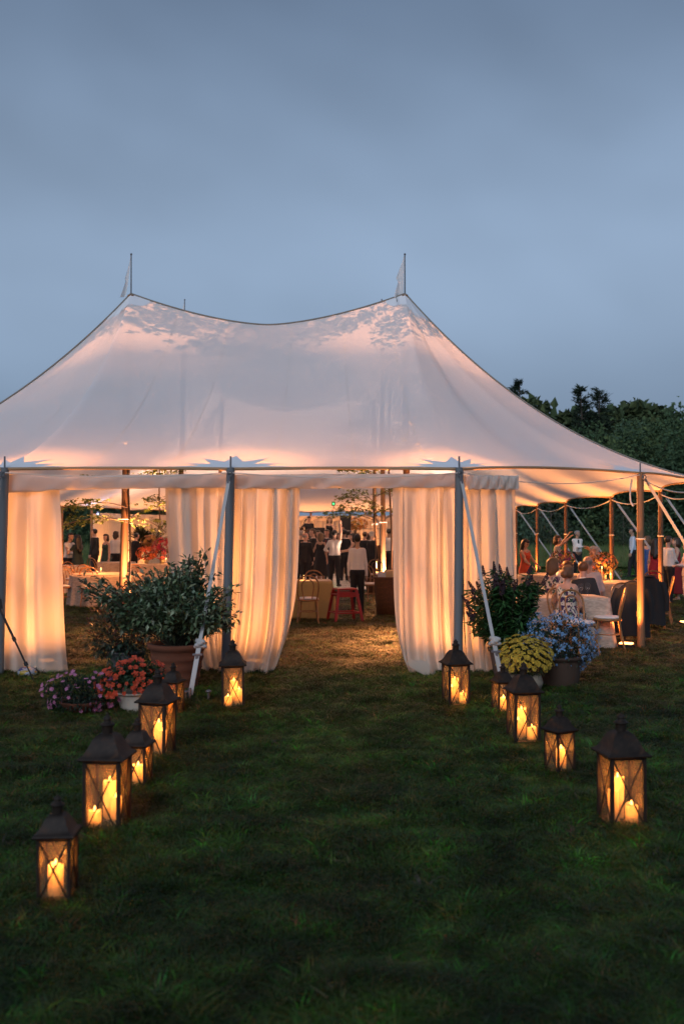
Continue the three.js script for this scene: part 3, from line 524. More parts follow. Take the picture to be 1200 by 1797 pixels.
{
  reseed(5);
  const L = [ // [photo column, distance, big?, turn, label, what its candles are said to stand in]
    [105, 4.72, 0, 0.02, 'small dark metal candle lantern nearest the camera at the lower left', 'the small lantern nearest the camera'],
    [191, 5.78, 1, -0.1, 'big dark metal candle lantern in the left row, second from the camera', 'the big lantern second from the camera on the left'],
    [244, 6.7, 0, -0.15, 'small candle lantern half hidden behind the second big left lantern', 'the small lantern between two big left ones'],
    [277, 7.65, 1, -0.24, 'big candle lantern in front of the orange flower pot', 'the big lantern before the orange flowers'],
    [305, 9.4, 0, -0.3, 'small candle lantern before the terracotta pot, hidden by a bigger lantern', 'the small lantern before the terracotta pot'],
    [410, 9.72, 1, 0.1, 'big candle lantern before the curtain on the left of the entrance', 'the lantern left of the entrance'],
    [799, 9.9, 1, 0.25, 'big candle lantern before the curtain on the right of the entrance', 'the lantern right of the entrance'],
    [880, 9.45, 0, 0.3, 'small candle lantern half hidden before the yellow flowers', 'the small lantern before the yellow flowers'],
    [916, 8.2, 1, 0.17, 'big candle lantern in front of the yellow flowers', 'the big lantern before the yellow flowers'],
    [980, 7.15, 0, 0.48, 'small candle lantern alone in the right row, second from the camera', 'the small lantern in the right row'],
    [1087, 5.92, 1, 0.14, 'big candle lantern nearest the camera on the right', 'the big lantern nearest on the right'],
  ];
  let b = 0, s = 0;
  for (const [c, d, big, turn, label, inside] of L) {
    const x = X(c, d); let o;
    if (big) { if (b++) o = copyOf(bigLantern, label, [x, 0, -d], turn, 'lanterns along the walk'); else { o = bigLantern; o.position.set(x, 0, -d); o.rotation.y = turn; tag(o, label, 'lantern', 'lanterns along the walk'); } } else if (s++) o = copyOf(smallLantern, label, [x, 0, -d], turn, 'lanterns along the walk'); else { o = smallLantern; o.position.set(x, 0, -d); o.rotation.y = turn; tag(o, label, 'lantern', 'lanterns along the walk'); }
    o.rotation.z = rr(-0.012, 0.012); o.scale.y = rr(0.98, 1.02);
    const at = (lx, lz) => [x + lx * Math.cos(turn) + lz * Math.sin(turn), 0.0375, -d - lx * Math.sin(turn) + lz * Math.cos(turn)];
    if (big) {
      const m = c < 600 ? 1 : -1, j = () => rr(-0.008, 0.008);
      candle(...at(m * 0.0 + j(), -0.045), 0.038, 0.235 + rr(-0.01, 0.02), 'tallest cream pillar candle in ' + inside, 0.115);
      candle(...at(m * 0.055 + j(), 0.02), 0.032, 0.17 + rr(-0.01, 0.015), 'middle sized cream pillar candle in ' + inside, 0.095);
      candle(...at(m * -0.05 + j(), 0.045), 0.037, 0.105 + rr(-0.01, 0.012), 'shortest cream pillar candle in ' + inside, 0.095);
    } else candle(...at(rr(-0.01, 0.01), 0.012), 0.036, 0.135 + rr(-0.015, 0.02), 'cream pillar candle in ' + inside, 0.13);
  }
}

// ---------------------------------------------------------------- potted plants by the entrance
const terracotta = noiseTex(256, (u, v) => { const n = fbm(u * 8, v * 8, 5, 8); return [0.36 + 0.16 * n, 0.2 + 0.12 * n, 0.13 + 0.09 * n]; }, true);
const terraMat = std([0.8, 0.75, 0.7], 0.9, { map: terracotta, bumpMap: terracotta, bumpScale: 0.004 }), soilMat = std([0.03, 0.022, 0.015], 1), stoneMat = std([1, 1, 1], 0.9, { map: noiseTex(128, (u, v) => { const n = fbm(u * 12, v * 12, 5, 12); return [0.55 * (0.7 + 0.5 * n), 0.5 * (0.7 + 0.5 * n), 0.43 * (0.7 + 0.5 * n)]; }, true) });
const stemMat = std([0.05, 0.045, 0.025], 0.9);
const pot = (r0, r1, h, bands = 0) => { const p = [[0.001, 0], [r0, 0]]; for (let i = 1; i <= 24; i++) { const t = i / 24; let r = lerp(r0, r1, Math.pow(t, 0.8)); if (bands) r += 0.012 * Math.max(0, Math.cos((t * bands - 0.5) * 6.283)); if (t > 0.9) r += 0.022; p.push([r, h * t]); } p.push([r1 - 0.03, h], [r1 - 0.04, h - 0.05]); return lathe(p, 32); };
function potted(label, x, d, geo, mat, top, rim, turn = 0) { const t = thing('potted_plant', label, 'potted plant', [x, 0, -d], turn); part('pot', geo, mat, t); part('soil', cyl(rim, rim, 0.02, 0, top - 0.05, 0, 20), soilMat, t); return t; }

// big grey green shrub left of the middle entrance
{
  reseed(101);
  const t = potted('big grey-green leafy shrub in a banded terracotta pot left of the entrance', X(312, 10.85), 10.85, pot(0.2, 0.3, 0.52, 5), terraMat, 0.52, 0.26), s = new Soup(), br = [];
  const ends = [];
  for (let i = 0; i < 95; i++) { const a = rnd() * 6.283, e = rr(0.15, 1.1), L = rr(0.45, 0.8) * (e > 0.75 ? 0.95 : 1); ends.push([Math.cos(a) * Math.cos(e) * L, Math.sin(e) * L * 0.98 + 0.1, Math.sin(a) * Math.cos(e) * L * 0.8]); }
  for (let i = 0; i < 16; i++) ends.push([-rr(0.7, 1.12), rr(0.46, 0.74), rr(-0.3, 0.3)]);
  for (let i = 0; i < 8; i++) ends.push([-rr(0.35, 0.7), rr(0.55, 0.78), rr(-0.2, 0.2)]);
  for (let i = 0; i < 10; i++) ends.push([rr(0.4, 0.62), rr(0.2, 0.66), rr(-0.3, 0.3)]);
  for (let i = 0; i < 6; i++) ends.push([rr(0.12, 0.3), rr(0.85, 1.02), rr(-0.1, 0.1)]);
  for (let i = 0; i < 70; i++) { const v = rdir().multiplyScalar(Math.pow(rnd(), 0.35)); ends.push([-0.02 + v.x * 0.58, 0.55 + v.y * 0.4, v.z * 0.45]); }
  for (const [ex, ey, ez] of ends) {
    const A = V(rr(-0.06, 0.06), 0.45, rr(-0.06, 0.06)), B = V(ex, 0.5 + ey, ez), C = A.clone().lerp(B, 0.5).add(V(0, 0.12, 0)), cv = new THREE.QuadraticBezierCurve3(A, C, B);
    br.push(new THREE.TubeGeometry(cv, 6, 0.006, 4));
    for (let k = 0; k < 38; k++) { const u = lerp(0.3, 1, Math.pow(rnd(), 0.7)), p = cv.getPoint(u).add(V(rr(-1, 1), rr(-1, 1), rr(-1, 1)).multiplyScalar(0.05)), g = cv.getTangent(u); s.leaf(p, g.multiplyScalar(0.8).add(rdir()).add(V(0, -0.15, 0)), V(rr(-0.5, 0.5), 1, rr(-0.5, 0.5)), rr(0.06, 0.1), rr(0.03, 0.045), vary(rnd() < 0.3 ? [0.2, 0.24, 0.15] : [0.08, 0.125, 0.06], 0.4)); }
  }
  part('foliage', s.geo(), leafGloss, t, 'stuff'); part('stems', merge(br), stemMat, t, 'stuff');
}
// dark shrub beside it
{
  reseed(102);
  const t = potted('dark green low shrub with reddish tips left of the terracotta pot', X(222, 12.3), 12.3, pot(0.15, 0.2, 0.26), std([0.1, 0.1, 0.1], 0.8), 0.26, 0.17), s = new Soup();
  for (let i = 0; i < 2200; i++) { const v = rdir(), R = Math.pow(rnd(), 0.4), top = rnd() < 0.18, p = V(v.x * 0.46 * R - 0.04, 0.45 + v.y * 0.34 * R + (top ? rr(0, 0.3) : 0), v.z * 0.36 * R); s.leaf(p, v.clone().add(rdir().multiplyScalar(0.7)), V(0, 1, 0.2), rr(0.05, 0.09), rr(0.022, 0.04), vary(top ? [0.055, 0.018, 0.014] : [0.022, 0.045, 0.028], 0.35)); }
  part('foliage', s.geo(), leafGloss, t, 'stuff');
}
// orange begonias
function blossomGeos(seed, size, col, k, cup, layers) { reseed(seed); return [0, 1, 2, 3].map(() => { const s = new Soup(); for (let l = 0; l < layers; l++) s.flower(V(0, l * size * 0.12, 0), V(rr(-0.2, 0.2), 1, rr(-0.2, 0.2)), size * (1 - l * 0.28), vary(col, 0.2), k, cup + l * 0.25); return s.geo(); }); }
function addBlossoms(t, geos, list, mat = petalMat, name = 'blossom') { list.forEach(([p, n, k], i) => { const m = part(name, geos[i % geos.length], mat, t); m.position.copy(p); m.quaternion.setFromUnitVectors(V(0, 1, 0), n.clone().normalize()); m.rotateY(i * 1.3); m.scale.setScalar(k); }); }
{
  const t = potted('vivid orange begonias in a cream round pot behind the lantern row', X(238, 9.55), 9.55, pot(0.12, 0.165, 0.21), std([0.5, 0.46, 0.38], 0.7), 0.21, 0.14), gs = blossomGeos(103, 0.031, [0.62, 0.07, 0.014], 5, 0.35, 2), s = new Soup(), list = [];
  for (let i = 0; i < 700; i++) { const v = rdir(), R = Math.pow(rnd(), 0.5); s.leaf(V(v.x * 0.32 * R, 0.28 + Math.abs(v.y) * 0.22 * R, v.z * 0.28 * R), v.clone().add(rdir()), V(0, 1, 0), rr(0.05, 0.09), rr(0.03, 0.05), vary([0.03, 0.07, 0.03], 0.35)); }
  for (let i = 0; i < 150; i++) { const v = rdir(); v.y = Math.abs(v.y) * 1.1 - 0.2; const p = V(v.x * 0.36, 0.26 + v.y * 0.27, v.z * 0.32).add(rdir().multiplyScalar(0.03)); list.push([p, v.clone().add(V(0, 0.3, 0.5)), rr(0.7, 1.25)]); }
  part('foliage', s.geo(), leafMat, t, 'stuff'); addBlossoms(t, gs, list);
}
// mauve petunias
{
  const t = potted('mauve pink petunias spilling from a low clay bowl at the left', X(146, 9.45), 9.45, lathe([[0.001, 0], [0.1, 0], [0.19, 0.1], [0.21, 0.13], [0.2, 0.14], [0.18, 0.12]], 28), terraMat, 0.15, 0.18), gs = blossomGeos(104, 0.022, [0.45, 0.15, 0.28], 5, 0.22, 1), s = new Soup(), list = [];
  for (let i = 0; i < 1500; i++) { const v = rdir(), R = Math.pow(rnd(), 0.45); s.leaf(V(v.x * 0.36 * R, Math.max(0.03, 0.2 + v.y * 0.17 * R), v.z * 0.3 * R), v.clone().add(rdir()), V(0, 1, 0), rr(0.03, 0.055), rr(0.014, 0.024), vary([0.018, 0.035, 0.018], 0.35)); }
  for (let i = 0; i < 105; i++) { const v = rdir(); const p = V(v.x * 0.38, Math.max(0.05, 0.22 + v.y * 0.19), Math.abs(v.z) * 0.32 * (rnd() < 0.8 ? 1 : -1)).add(rdir().multiplyScalar(0.02)); list.push([p, v.clone().add(V(0, 0.4, 0.9)), rr(0.8, 1.2)]); }
  part('foliage', s.geo(), leafMat, t, 'stuff'); addBlossoms(t, gs, list);
}
// butterfly bush with dark purple spikes
{
  reseed(105);
  const t = potted('tall dark green butterfly bush with dark purple flower spikes right of the entrance', X(893, 11.75), 11.75, pot(0.17, 0.24, 0.36), std([0.12, 0.07, 0.05], 0.85), 0.36, 0.2), s = new Soup(), br = [], list = [];
  for (let i = 0; i < 62; i++) {
    const a = rnd() * 6.283, q = i < 24 ? 0.5 * Math.sqrt(rnd()) : rr(0.15, 0.52), B = V(Math.cos(a) * q, 0, Math.sin(a) * q * 0.8); B.y = i < 24 ? rr(1.08, 1.3) - q * q * 0.6 : rr(0.45, 1.15); if (i > 56) { B.set(-rr(0.42, 0.5), rr(0.62, 1.0), rr(-0.1, 0.2)); }
    const A = V(B.x * 0.15, 0.3, B.z * 0.15), cv = new THREE.QuadraticBezierCurve3(A, V(B.x * 0.5, lerp(A.y, B.y, 0.65), B.z * 0.5), B);
    br.push(new THREE.TubeGeometry(cv, 6, 0.005, 4));
    for (let k = 0; k < 58; k++) { const u = lerp(0.2, 1, rnd()), p = cv.getPoint(u); s.leaf(p, V(rr(-1, 1), rr(-0.35, 0.4), rr(-1, 1)), V(rr(-0.3, 0.3), 1, rr(-0.3, 0.3)), rr(0.09, 0.15), rr(0.028, 0.046), vary([0.03, 0.085, 0.025], 0.4), 0.4); }
    if (i < 22 || i > 56) list.push([B.clone(), cv.getTangent(1).add(V(rr(-0.3, 0.3), 0.5, rr(-0.2, 0.2))), rr(0.8, 1.25)]);
  }
  const spike = [0, 1, 2].map(() => { const f = new Soup(); for (let i = 0; i < 130; i++) { const h = Math.pow(rnd(), 1.1), a = rnd() * 6.283, r = 0.024 * Math.sqrt(1 - h); f.flower(V(Math.cos(a) * r, h * 0.13, Math.sin(a) * r), V(Math.cos(a), 0.3, Math.sin(a)), rr(0.007, 0.011), vary([0.03, 0.005, 0.012], 0.4), 4, 0.2); } return f.geo(); });
  part('foliage', s.geo(), leafGloss, t, 'stuff'); part('stems', merge(br), stemMat, t, 'stuff'); addBlossoms(t, spike, list, petalMat, 'flower_spike');
}
// blue plumbago
{
  reseed(106);
  const t = potted('mound of small sky blue flowers in a dark brown pot right of the purple bush', X(982, 11.05), 11.05, pot(0.17, 0.25, 0.36), std([0.06, 0.035, 0.022], 0.8), 0.36, 0.21), s = new Soup(), f = new Soup();
  for (let i = 0; i < 2200; i++) { const v = rdir(), R = Math.pow(rnd(), 0.5); s.leaf(V(v.x * 0.38 * R, 0.5 + v.y * 0.3 * R, v.z * 0.34 * R), v.clone().add(rdir()), V(0, 1, 0), rr(0.03, 0.05), rr(0.012, 0.02), vary([0.03, 0.055, 0.03], 0.35)); }
  for (let i = 0; i < 260; i++) { const v = rdir(), R = rr(0.75, 1.08), c = V(v.x * 0.42 * R, 0.52 + v.y * 0.33 * R, v.z * 0.36 * R); for (let k = 0; k < 7; k++) f.flower(c.clone().add(rdir().multiplyScalar(0.024)), v.clone().add(rdir().multiplyScalar(0.6)), rr(0.009, 0.015), vary([0.2, 0.4, 0.66], 0.3), 5, 0.15); }
  part('foliage', s.geo(), leafMat, t, 'stuff'); part('blossoms', f.geo(), petalMat, t, 'stuff');
}
// mustard yellow yarrow
{
  reseed(107);
  const t = potted('dome of mustard yellow flat flower heads in a round pale stone pot', X(920, 10.65), 10.65, lathe([[0.001, 0], [0.1, 0], [0.17, 0.06], [0.19, 0.13], [0.17, 0.2], [0.15, 0.22], [0.14, 0.2]], 28), stoneMat, 0.22, 0.14), s = new Soup(), list = [];
  const heads = [0, 1, 2, 3].map((j) => { const f = new Soup(); for (let i = 0; i < 60; i++) { const r = 0.033 * Math.sqrt(rnd()), a = rnd() * 6.283; f.flower(V(Math.cos(a) * r, 0.012 * (1 - r * r / 0.0013) + rr(0, 0.004), Math.sin(a) * r), V(Math.cos(a) * r * 12, 1, Math.sin(a) * r * 12), rr(0.006, 0.009), vary([0.6, 0.42, 0.03], 0.35), 5, 0.35); } return f.geo(); });
  for (let i = 0; i < 900; i++) { const v = rdir(), R = Math.pow(rnd(), 0.5); s.leaf(V(v.x * 0.26 * R, 0.36 + v.y * 0.2 * R, v.z * 0.24 * R), v.clone().add(rdir()), V(0, 1, 0), rr(0.05, 0.09), rr(0.012, 0.02), vary([0.05, 0.065, 0.02], 0.3)); }
  for (let i = 0; i < 130; i++) { const y = 1 - (i + 0.5) / 130 * 1.45, q = Math.sqrt(Math.max(0, 1 - y * y)), a = i * 2.39996, v = V(Math.cos(a) * q, y, Math.sin(a) * q), k = rr(0.9, 1.08); list.push([V(v.x * 0.29 * k, 0.38 + v.y * 0.23 * k, v.z * 0.27 * k), v.clone().add(V(0, 0.8, 0)).add(rdir().multiplyScalar(0.25)), rr(0.8, 1.3)]); }
  part('foliage', s.geo(), leafMat, t, 'stuff'); addBlossoms(t, heads, list, petalMat, 'flower_head');
}

// ---------------------------------------------------------------- young maples tied to the poles inside the tent
const wickerTex = noiseTex(256, (u, v) => { const r = Math.floor(v * 32), w = 0.5 + 0.5 * Math.sin((u * 24 + (r % 2) * 0.5) * 6.283), e = Math.abs(Math.sin(v * 32 * Math.PI)), k = (0.25 + 0.75 * w) * e * (0.8 + 0.3 * vnoise(u * 40, v * 40, 40)); return [0.16 + 0.5 * k, 0.09 + 0.32 * k, 0.05 + 0.17 * k]; }, true);
const wickerMat = std([1, 1, 1], 0.7, { map: wickerTex, bumpMap: wickerTex, bumpScale: 0.012 });
const basket = (r0, r1, h) => { const g = lathe([[0.001, 0], [r0, 0], [lerp(r0, r1, 0.6), h * 0.5], [r1, h * 0.96], [r1 + 0.02, h], [r1 - 0.02, h + 0.01], [r1 - 0.04, h - 0.06]], 32), uv = g.attributes.uv; for (let i = 0; i < uv.count; i++) uv.setXY(i, uv.getX(i) * 3, g.attributes.position.getY(i) / 0.8); return g; };
const mapleBark = std([0.16, 0.1, 0.06], 0.8);
function maple(label, x, d, h, seed, boughs, leaves = 7) {
  reseed(seed);
  const t = thing('potted_maple', label, 'tree', [x, 0, -d]), s = new Soup(), br = [];
  part('basket', basket(0.2, 0.27, 0.45), wickerMat, t);
  br.push(tube([[0, 0.3, 0], [0.03, h * 0.3, 0.02], [-0.03, h * 0.6, 0], [0.02, h, 0]], 0.022, 16, 6));
  for (const [ang, y0, len, rise] of boughs) {
    const A = V(0, y0, 0), B = V(Math.cos(ang) * len, y0 + rise, Math.sin(ang) * len), cv = new THREE.QuadraticBezierCurve3(A, A.clone().lerp(B, 0.5).add(V(0, 0.18 * len, 0)), B);
    br.push(new THREE.TubeGeometry(cv, 8, 0.009, 5));
    for (let k = 0; k < len * 26; k++) {
      const u = lerp(0.22, 1, Math.sqrt(rnd())), c = cv.getPoint(u).add(V(rr(-1, 1) * 0.22, rr(-0.1, 0.1), rr(-1, 1) * 0.22));
      for (let j = 0; j < leaves / 2; j++) s.maple(c.clone().add(V(rr(-0.12, 0.12), rr(-0.04, 0.04), rr(-0.12, 0.12))), V(rr(-1, 1), rr(-0.5, 0.1), rr(-1, 1)), V(rr(-0.5, 0.5), 1, rr(-0.5, 0.5)), rr(0.05, 0.085), vary([0.2, 0.23, 0.03], 0.3));
    }
  }
  part('foliage', s.geo(), leafMat, t, 'stuff'); part('trunk', merge(br), mapleBark, t);
}
const boughsAround = (seed, n, y0, y1, len) => { reseed(seed); return Array.from({ length: n }, (_, i) => [i * 2.39996 + rr(-0.3, 0.3), rr(y0, y1), rr(0.6, 1) * len, rr(0.05, 0.5)]); };
maple('young maple tied to the pole behind the shrub, a bough reaching over the couple', -4.42, 20.7, 5.0, 201, [[3.3, 2.2, 1.45, 0.0], [3.0, 1.9, 1.3, -0.05], [3.6, 2.5, 1.2, 0.35], [0.1, 2.7, 0.9, 0.3], [0.4, 2.0, 0.9, -0.3], [0.0, 2.0, 1.0, 0.25], ...boughsAround(1, 11, 3.0, 4.9, 1.05)]);
maple('young maple hidden behind the right entrance curtain, its leaves showing above the valance', 1.0, 20.7, 5.2, 202, [[3.2, 2.75, 1.2, 0.35], [2.8, 2.7, 1.0, 0.3], ...boughsAround(2, 12, 3.2, 5.0, 1.1)]);
maple('leafy young maple in a basket beside two wooden poles seen through the middle entrance', 0.88, 27, 4.4, 203, [[3.1, 2.2, 1.05, 0.1], [3.4, 2.0, 1.3, 0.15], [2.7, 2.4, 1.0, 0.2], [0.1, 2.2, 0.7, 0.1], [3.9, 2.5, 0.9, 0.3], [1.6, 2.1, 0.7, 0.2], [4.6, 2.2, 0.8, 0.3], ...boughsAround(3, 10, 2.6, 4.2, 1.1)], 8);
maple('young maple by the second left pole, leaves beside the pulled curtain', -5.4, 29.6, 4.6, 204, [[0.2, 2.2, 0.9, 0.1], [0.6, 2.5, 0.8, 0.1], ...boughsAround(4, 9, 2.4, 4.3, 1.1)]);

// ---------------------------------------------------------------- people: one continuous body each, clothes over it
function surfaceNet(f, lo, hi, cell) {
  const nx = Math.ceil((hi[0] - lo[0]) / cell) + 1, ny = Math.ceil((hi[1] - lo[1]) / cell) + 1, nz = Math.ceil((hi[2] - lo[2]) / cell) + 1, val = new Float32Array(nx * ny * nz);
  for (let k = 0, n = 0; k < nz; k++) for (let j = 0; j < ny; j++) for (let i = 0; i < nx; i++, n++) val[n] = f(lo[0] + i * cell, lo[1] + j * cell, lo[2] + k * cell);
  const at = new Int32Array(nx * ny * nz).fill(-1), p = [], idx = [], sx = 1, sy = nx, sz = nx * ny, C = [0, sx, sy, sx + sy, sz, sx + sz, sy + sz, sx + sy + sz];
  const E = [[0, 1], [2, 3], [4, 5], [6, 7], [0, 2], [1, 3], [4, 6], [5, 7], [0, 4], [1, 5], [2, 6], [3, 7]];
  for (let k = 0; k + 1 < nz; k++) for (let j = 0; j + 1 < ny; j++) for (let i = 0; i + 1 < nx; i++) {
    const n = i + j * sy + k * sz; let m = 0; for (let c = 0; c < 8; c++) if (val[n + C[c]] < 0) m |= 1 << c;
    if (m === 0 || m === 255) continue;
    let x = 0, y = 0, z = 0, w = 0;
    for (const [a, b] of E) { if (((m >> a) & 1) === ((m >> b) & 1)) continue; const A = val[n + C[a]], B = val[n + C[b]], t = A / (A - B); x += (a & 1) + t * ((b & 1) - (a & 1)); y += ((a >> 1) & 1) + t * (((b >> 1) & 1) - ((a >> 1) & 1)); z += (a >> 2) + t * ((b >> 2) - (a >> 2)); w++; }
    at[n] = p.length / 3; p.push(lo[0] + (i + x / w) * cell, lo[1] + (j + y / w) * cell, lo[2] + (k + z / w) * cell);
  }
  const quad = (a, b, c, d, flip) => { if (a < 0 || b < 0 || c < 0 || d < 0) return; if (flip) idx.push(a, c, b, a, d, c); else idx.push(a, b, c, a, c, d); };
  for (let k = 1; k + 1 < nz; k++) for (let j = 1; j + 1 < ny; j++) for (let i = 1; i + 1 < nx; i++) {
    const n = i + j * sy + k * sz, s = val[n] < 0;
    if (s !== val[n + sx] < 0) quad(at[n - sy - sz], at[n - sz], at[n], at[n - sy], !s);
    if (s !== val[n + sy] < 0) quad(at[n - sx - sz], at[n - sx], at[n], at[n - sz], !s);
    if (s !== val[n + sz] < 0) quad(at[n - sx - sy], at[n - sy], at[n], at[n - sx], !s);
  }
  if (!p.length) return null;
  const g = new THREE.BufferGeometry(); g.setAttribute('position', new THREE.Float32BufferAttribute(p, 3)); g.setIndex(idx); g.computeVertexNormals(); return g;
}
// bones: [a, b, ra, rb]
function fieldOf(bones, k, off = 0) {
  const n = bones.length, B = bones.map(([a, b, ra, rb]) => [a.x, a.y, a.z, b.x - a.x, b.y - a.y, b.z - a.z, 1 / Math.max(1e-9, a.distanceToSquared(b)), ra + off, rb - ra]);
  return (x, y, z) => {
    let d = 9;
    for (let i = 0; i < n; i++) {
      const b = B[i], px = x - b[0], py = y - b[1], pz = z - b[2]; let t = (px * b[3] + py * b[4] + pz * b[5]) * b[6]; t = t < 0 ? 0 : t > 1 ? 1 : t;
      const qx = px - b[3] * t, qy = py - b[4] * t, qz = pz - b[5] * t, e = Math.sqrt(qx * qx + qy * qy + qz * qz) - b[7] - b[8] * t, h = k - Math.abs(d - e);
      d = (d < e ? d : e) - (h > 0 ? h * h / (4 * k) : 0);
    }
    return d;
  };
}
function boundsOf(bones, pad) { const lo = [9, 9, 9], hi = [-9, -9, -9]; for (const [a, b, ra, rb] of bones) for (const [p, r] of [[a, ra], [b, rb]]) ['x', 'y', 'z'].forEach((c, i) => { lo[i] = Math.min(lo[i], p[c] - r - pad); hi[i] = Math.max(hi[i], p[c] + r + pad); }); return [lo, hi]; }
const clothCache = new Map();
const cloth = (c, tex) => { const k = c.join() + (tex || ''); if (!clothCache.has(k)) clothCache.set(k, std(tex ? [1, 1, 1] : c, 0.85, tex ? { map: tex } : {})); return clothCache.get(k); };
const skinTones = { fair: std([0.52, 0.32, 0.23], 0.55), tan: std([0.42, 0.25, 0.17], 0.55), ruddy: std([0.5, 0.27, 0.19], 0.55) };
const hairTones = { black: std([0.012, 0.01, 0.009], 0.5), brown: std([0.05, 0.028, 0.015], 0.55), grey: std([0.28, 0.26, 0.24], 0.6), white: std([0.42, 0.4, 0.37], 0.6), blond: std([0.11, 0.065, 0.03], 0.55), ginger: std([0.12, 0.05, 0.02], 0.55) };
const eyeMat = std([0.015, 0.012, 0.01], 0.3);
const flowered = noiseTex(128, (u, v) => { const a = fbm(u * 9, v * 9, 3, 9), b = fbm(u * 13 + 5, v * 13, 3, 13); return a > 0.58 ? [0.25, 0.16, 0.32] : b > 0.6 ? [0.2, 0.3, 0.25] : [0.78, 0.74, 0.68]; }, true);
const flowerDark = noiseTex(128, (u, v) => { const a = fbm(u * 12, v * 12, 3, 12); return a > 0.52 ? [0.6, 0.45, 0.45] : [0.22, 0.12, 0.16]; }, true);
const boxUV = (g) => { const p = g.attributes.position, n = g.attributes.normal, uv = []; for (let i = 0; i < p.count; i++) { const ax = Math.abs(n.getX(i)) > Math.abs(n.getZ(i)); uv.push((ax ? p.getZ(i) : p.getX(i)) * 2.6, p.getY(i) * 2.6); } g.setAttribute('uv', new THREE.Float32BufferAttribute(uv, 2)); return g; };
function person(o) {
  const q = o.q || 1, fem = o.fem ? 1 : 0, sit = !!o.sit, S = (o.h || 1.75) / 1.75;
  const pel = V(0, sit ? 0.56 : 0.93, 0), lean = o.lean || 0, tilt = o.tilt || 0, twist = o.twist || 0;
  const R = new THREE.Matrix4().makeRotationFromEuler(new THREE.Euler(lean, twist, tilt, 'YXZ')), T = (x, y, z) => V(x, y, z).applyMatrix4(R).add(pel);
  const sw = fem ? 0.143 : 0.165, up = T(0, 1, 0).sub(pel);
  const neck = T(0, 0.53, 0), headC = T(0, 0.69, 0.02), HR = new THREE.Matrix4().makeRotationFromEuler(new THREE.Euler(lean * 0.6 + (o.nod || 0), twist + (o.look || 0), tilt * 0.5, 'YXZ')), Hd = (x, y, z) => V(x, y, z).applyMatrix4(HR).add(headC);
  const torso = [[T(-0.075, 0.37, 0), T(-0.058, 0.16, 0.005), fem ? 0.086 : 0.098, fem ? 0.072 : 0.088], [T(0.075, 0.37, 0), T(0.058, 0.16, 0.005), fem ? 0.086 : 0.098, fem ? 0.072 : 0.088], [T(-0.058, 0.16, 0.005), T(-0.08, -0.02, -0.01), fem ? 0.08 : 0.094, fem ? 0.112 : 0.1], [T(0.058, 0.16, 0.005), T(0.08, -0.02, -0.01), fem ? 0.08 : 0.094, fem ? 0.112 : 0.1], [T(-sw * 0.8, 0.46, -0.005), T(sw * 0.8, 0.46, -0.005), 0.058, 0.058]];
  if (fem) torso.push([T(-0.062, 0.34, 0.075), T(0.062, 0.34, 0.075), 0.05, 0.05]);
  if (o.stout) torso.push([T(0, 0.2, 0.04), T(0, 0.04, 0.04), 0.13, 0.13]);
  const neckB = [[T(0, 0.46, -0.01), headC.clone().add(V(0, -0.04, -0.005)), 0.056, 0.05]];
  const legs = [], feet = [], st = o.stride || 0, sp = o.apart || 0;
  for (const e of [-1, 1]) {
    const hip = pel.clone().add(V(e * 0.088, -0.03, 0)), knee = sit ? V(e * 0.1, 0.52, 0.43) : V(e * (0.092 + sp * 0.5), 0.5, 0.02 + e * st * 0.55), ank = sit ? V(e * 0.1, 0.09, 0.41) : V(e * (0.095 + sp), 0.085 + (st && e < 0 ? 0.03 : 0), -0.02 + e * st);
    legs.push([hip, knee, 0.092, 0.058], [knee, ank, 0.06, 0.036]); feet.push([ank.clone().add(V(0, -0.035, -0.02)), ank.clone().add(V(e * 0.025, -0.05, 0.15)), 0.04, 0.03]);
  }
  const arms = [], hands = [];
  for (const e of [-1, 1]) {
    const sh = T(e * sw, 0.445, -0.005), tg = (e < 0 ? o.handL : o.handR), hw = tg ? V(...tg) : sit ? V(e * 0.14, 0.62, 0.32) : T(e * (sw + 0.07), -0.1, 0.05), a = 0.285, b = 0.255;
    let D = hw.clone().sub(sh), L = D.length(); if (L > (a + b) * 0.995) { D.multiplyScalar((a + b) * 0.995 / L); L = D.length(); hw.copy(sh).add(D); }
    D.normalize(); const h = (a * a - b * b + L * L) / (2 * L), r = Math.sqrt(Math.max(0, a * a - h * h)), hint = V(e * 0.6, -0.7, -0.6); hint.addScaledVector(D, -hint.dot(D)).normalize();
    const el = sh.clone().addScaledVector(D, h).addScaledVector(hint, r);
    arms.push([sh, el, fem ? 0.039 : 0.045, 0.034], [el, hw, 0.035, 0.024]); hands.push([hw, hw.clone().sub(el).normalize(), e]);
  }
  const body = [...torso, ...neckB, ...legs, ...feet, ...arms], [lo, hi] = boundsOf(body, 0.04), geos = [surfaceNet(fieldOf(body, 0.045), lo, hi, 0.017 * q)];
  // head: skull, jaw, nose, brow, lips, ears
  const hb = [[Hd(0, 0.025, -0.03), Hd(0, 0.03, 0.015), 0.078, 0.077], [Hd(0, -0.05, 0.022), Hd(0, -0.085, 0.05), 0.052, 0.036], [Hd(-0.028, -0.03, 0.045), Hd(0.028, -0.03, 0.045), 0.044, 0.044], [Hd(0, -0.06, -0.02), T(0, 0.5, -0.01), 0.05, 0.052]];
  const hs = [[Hd(0, 0.008, 0.088), Hd(0, -0.03, 0.108), 0.008, 0.014], [Hd(-0.034, 0.026, 0.078), Hd(0.034, 0.026, 0.078), 0.014, 0.014], [Hd(-0.018, -0.062, 0.083), Hd(0.018, -0.062, 0.083), 0.011, 0.011], [Hd(-0.08, 0.012, -0.005), Hd(-0.078, -0.024, 0.002), 0.014, 0.01], [Hd(0.08, 0.012, -0.005), Hd(0.078, -0.024, 0.002), 0.014, 0.01]];
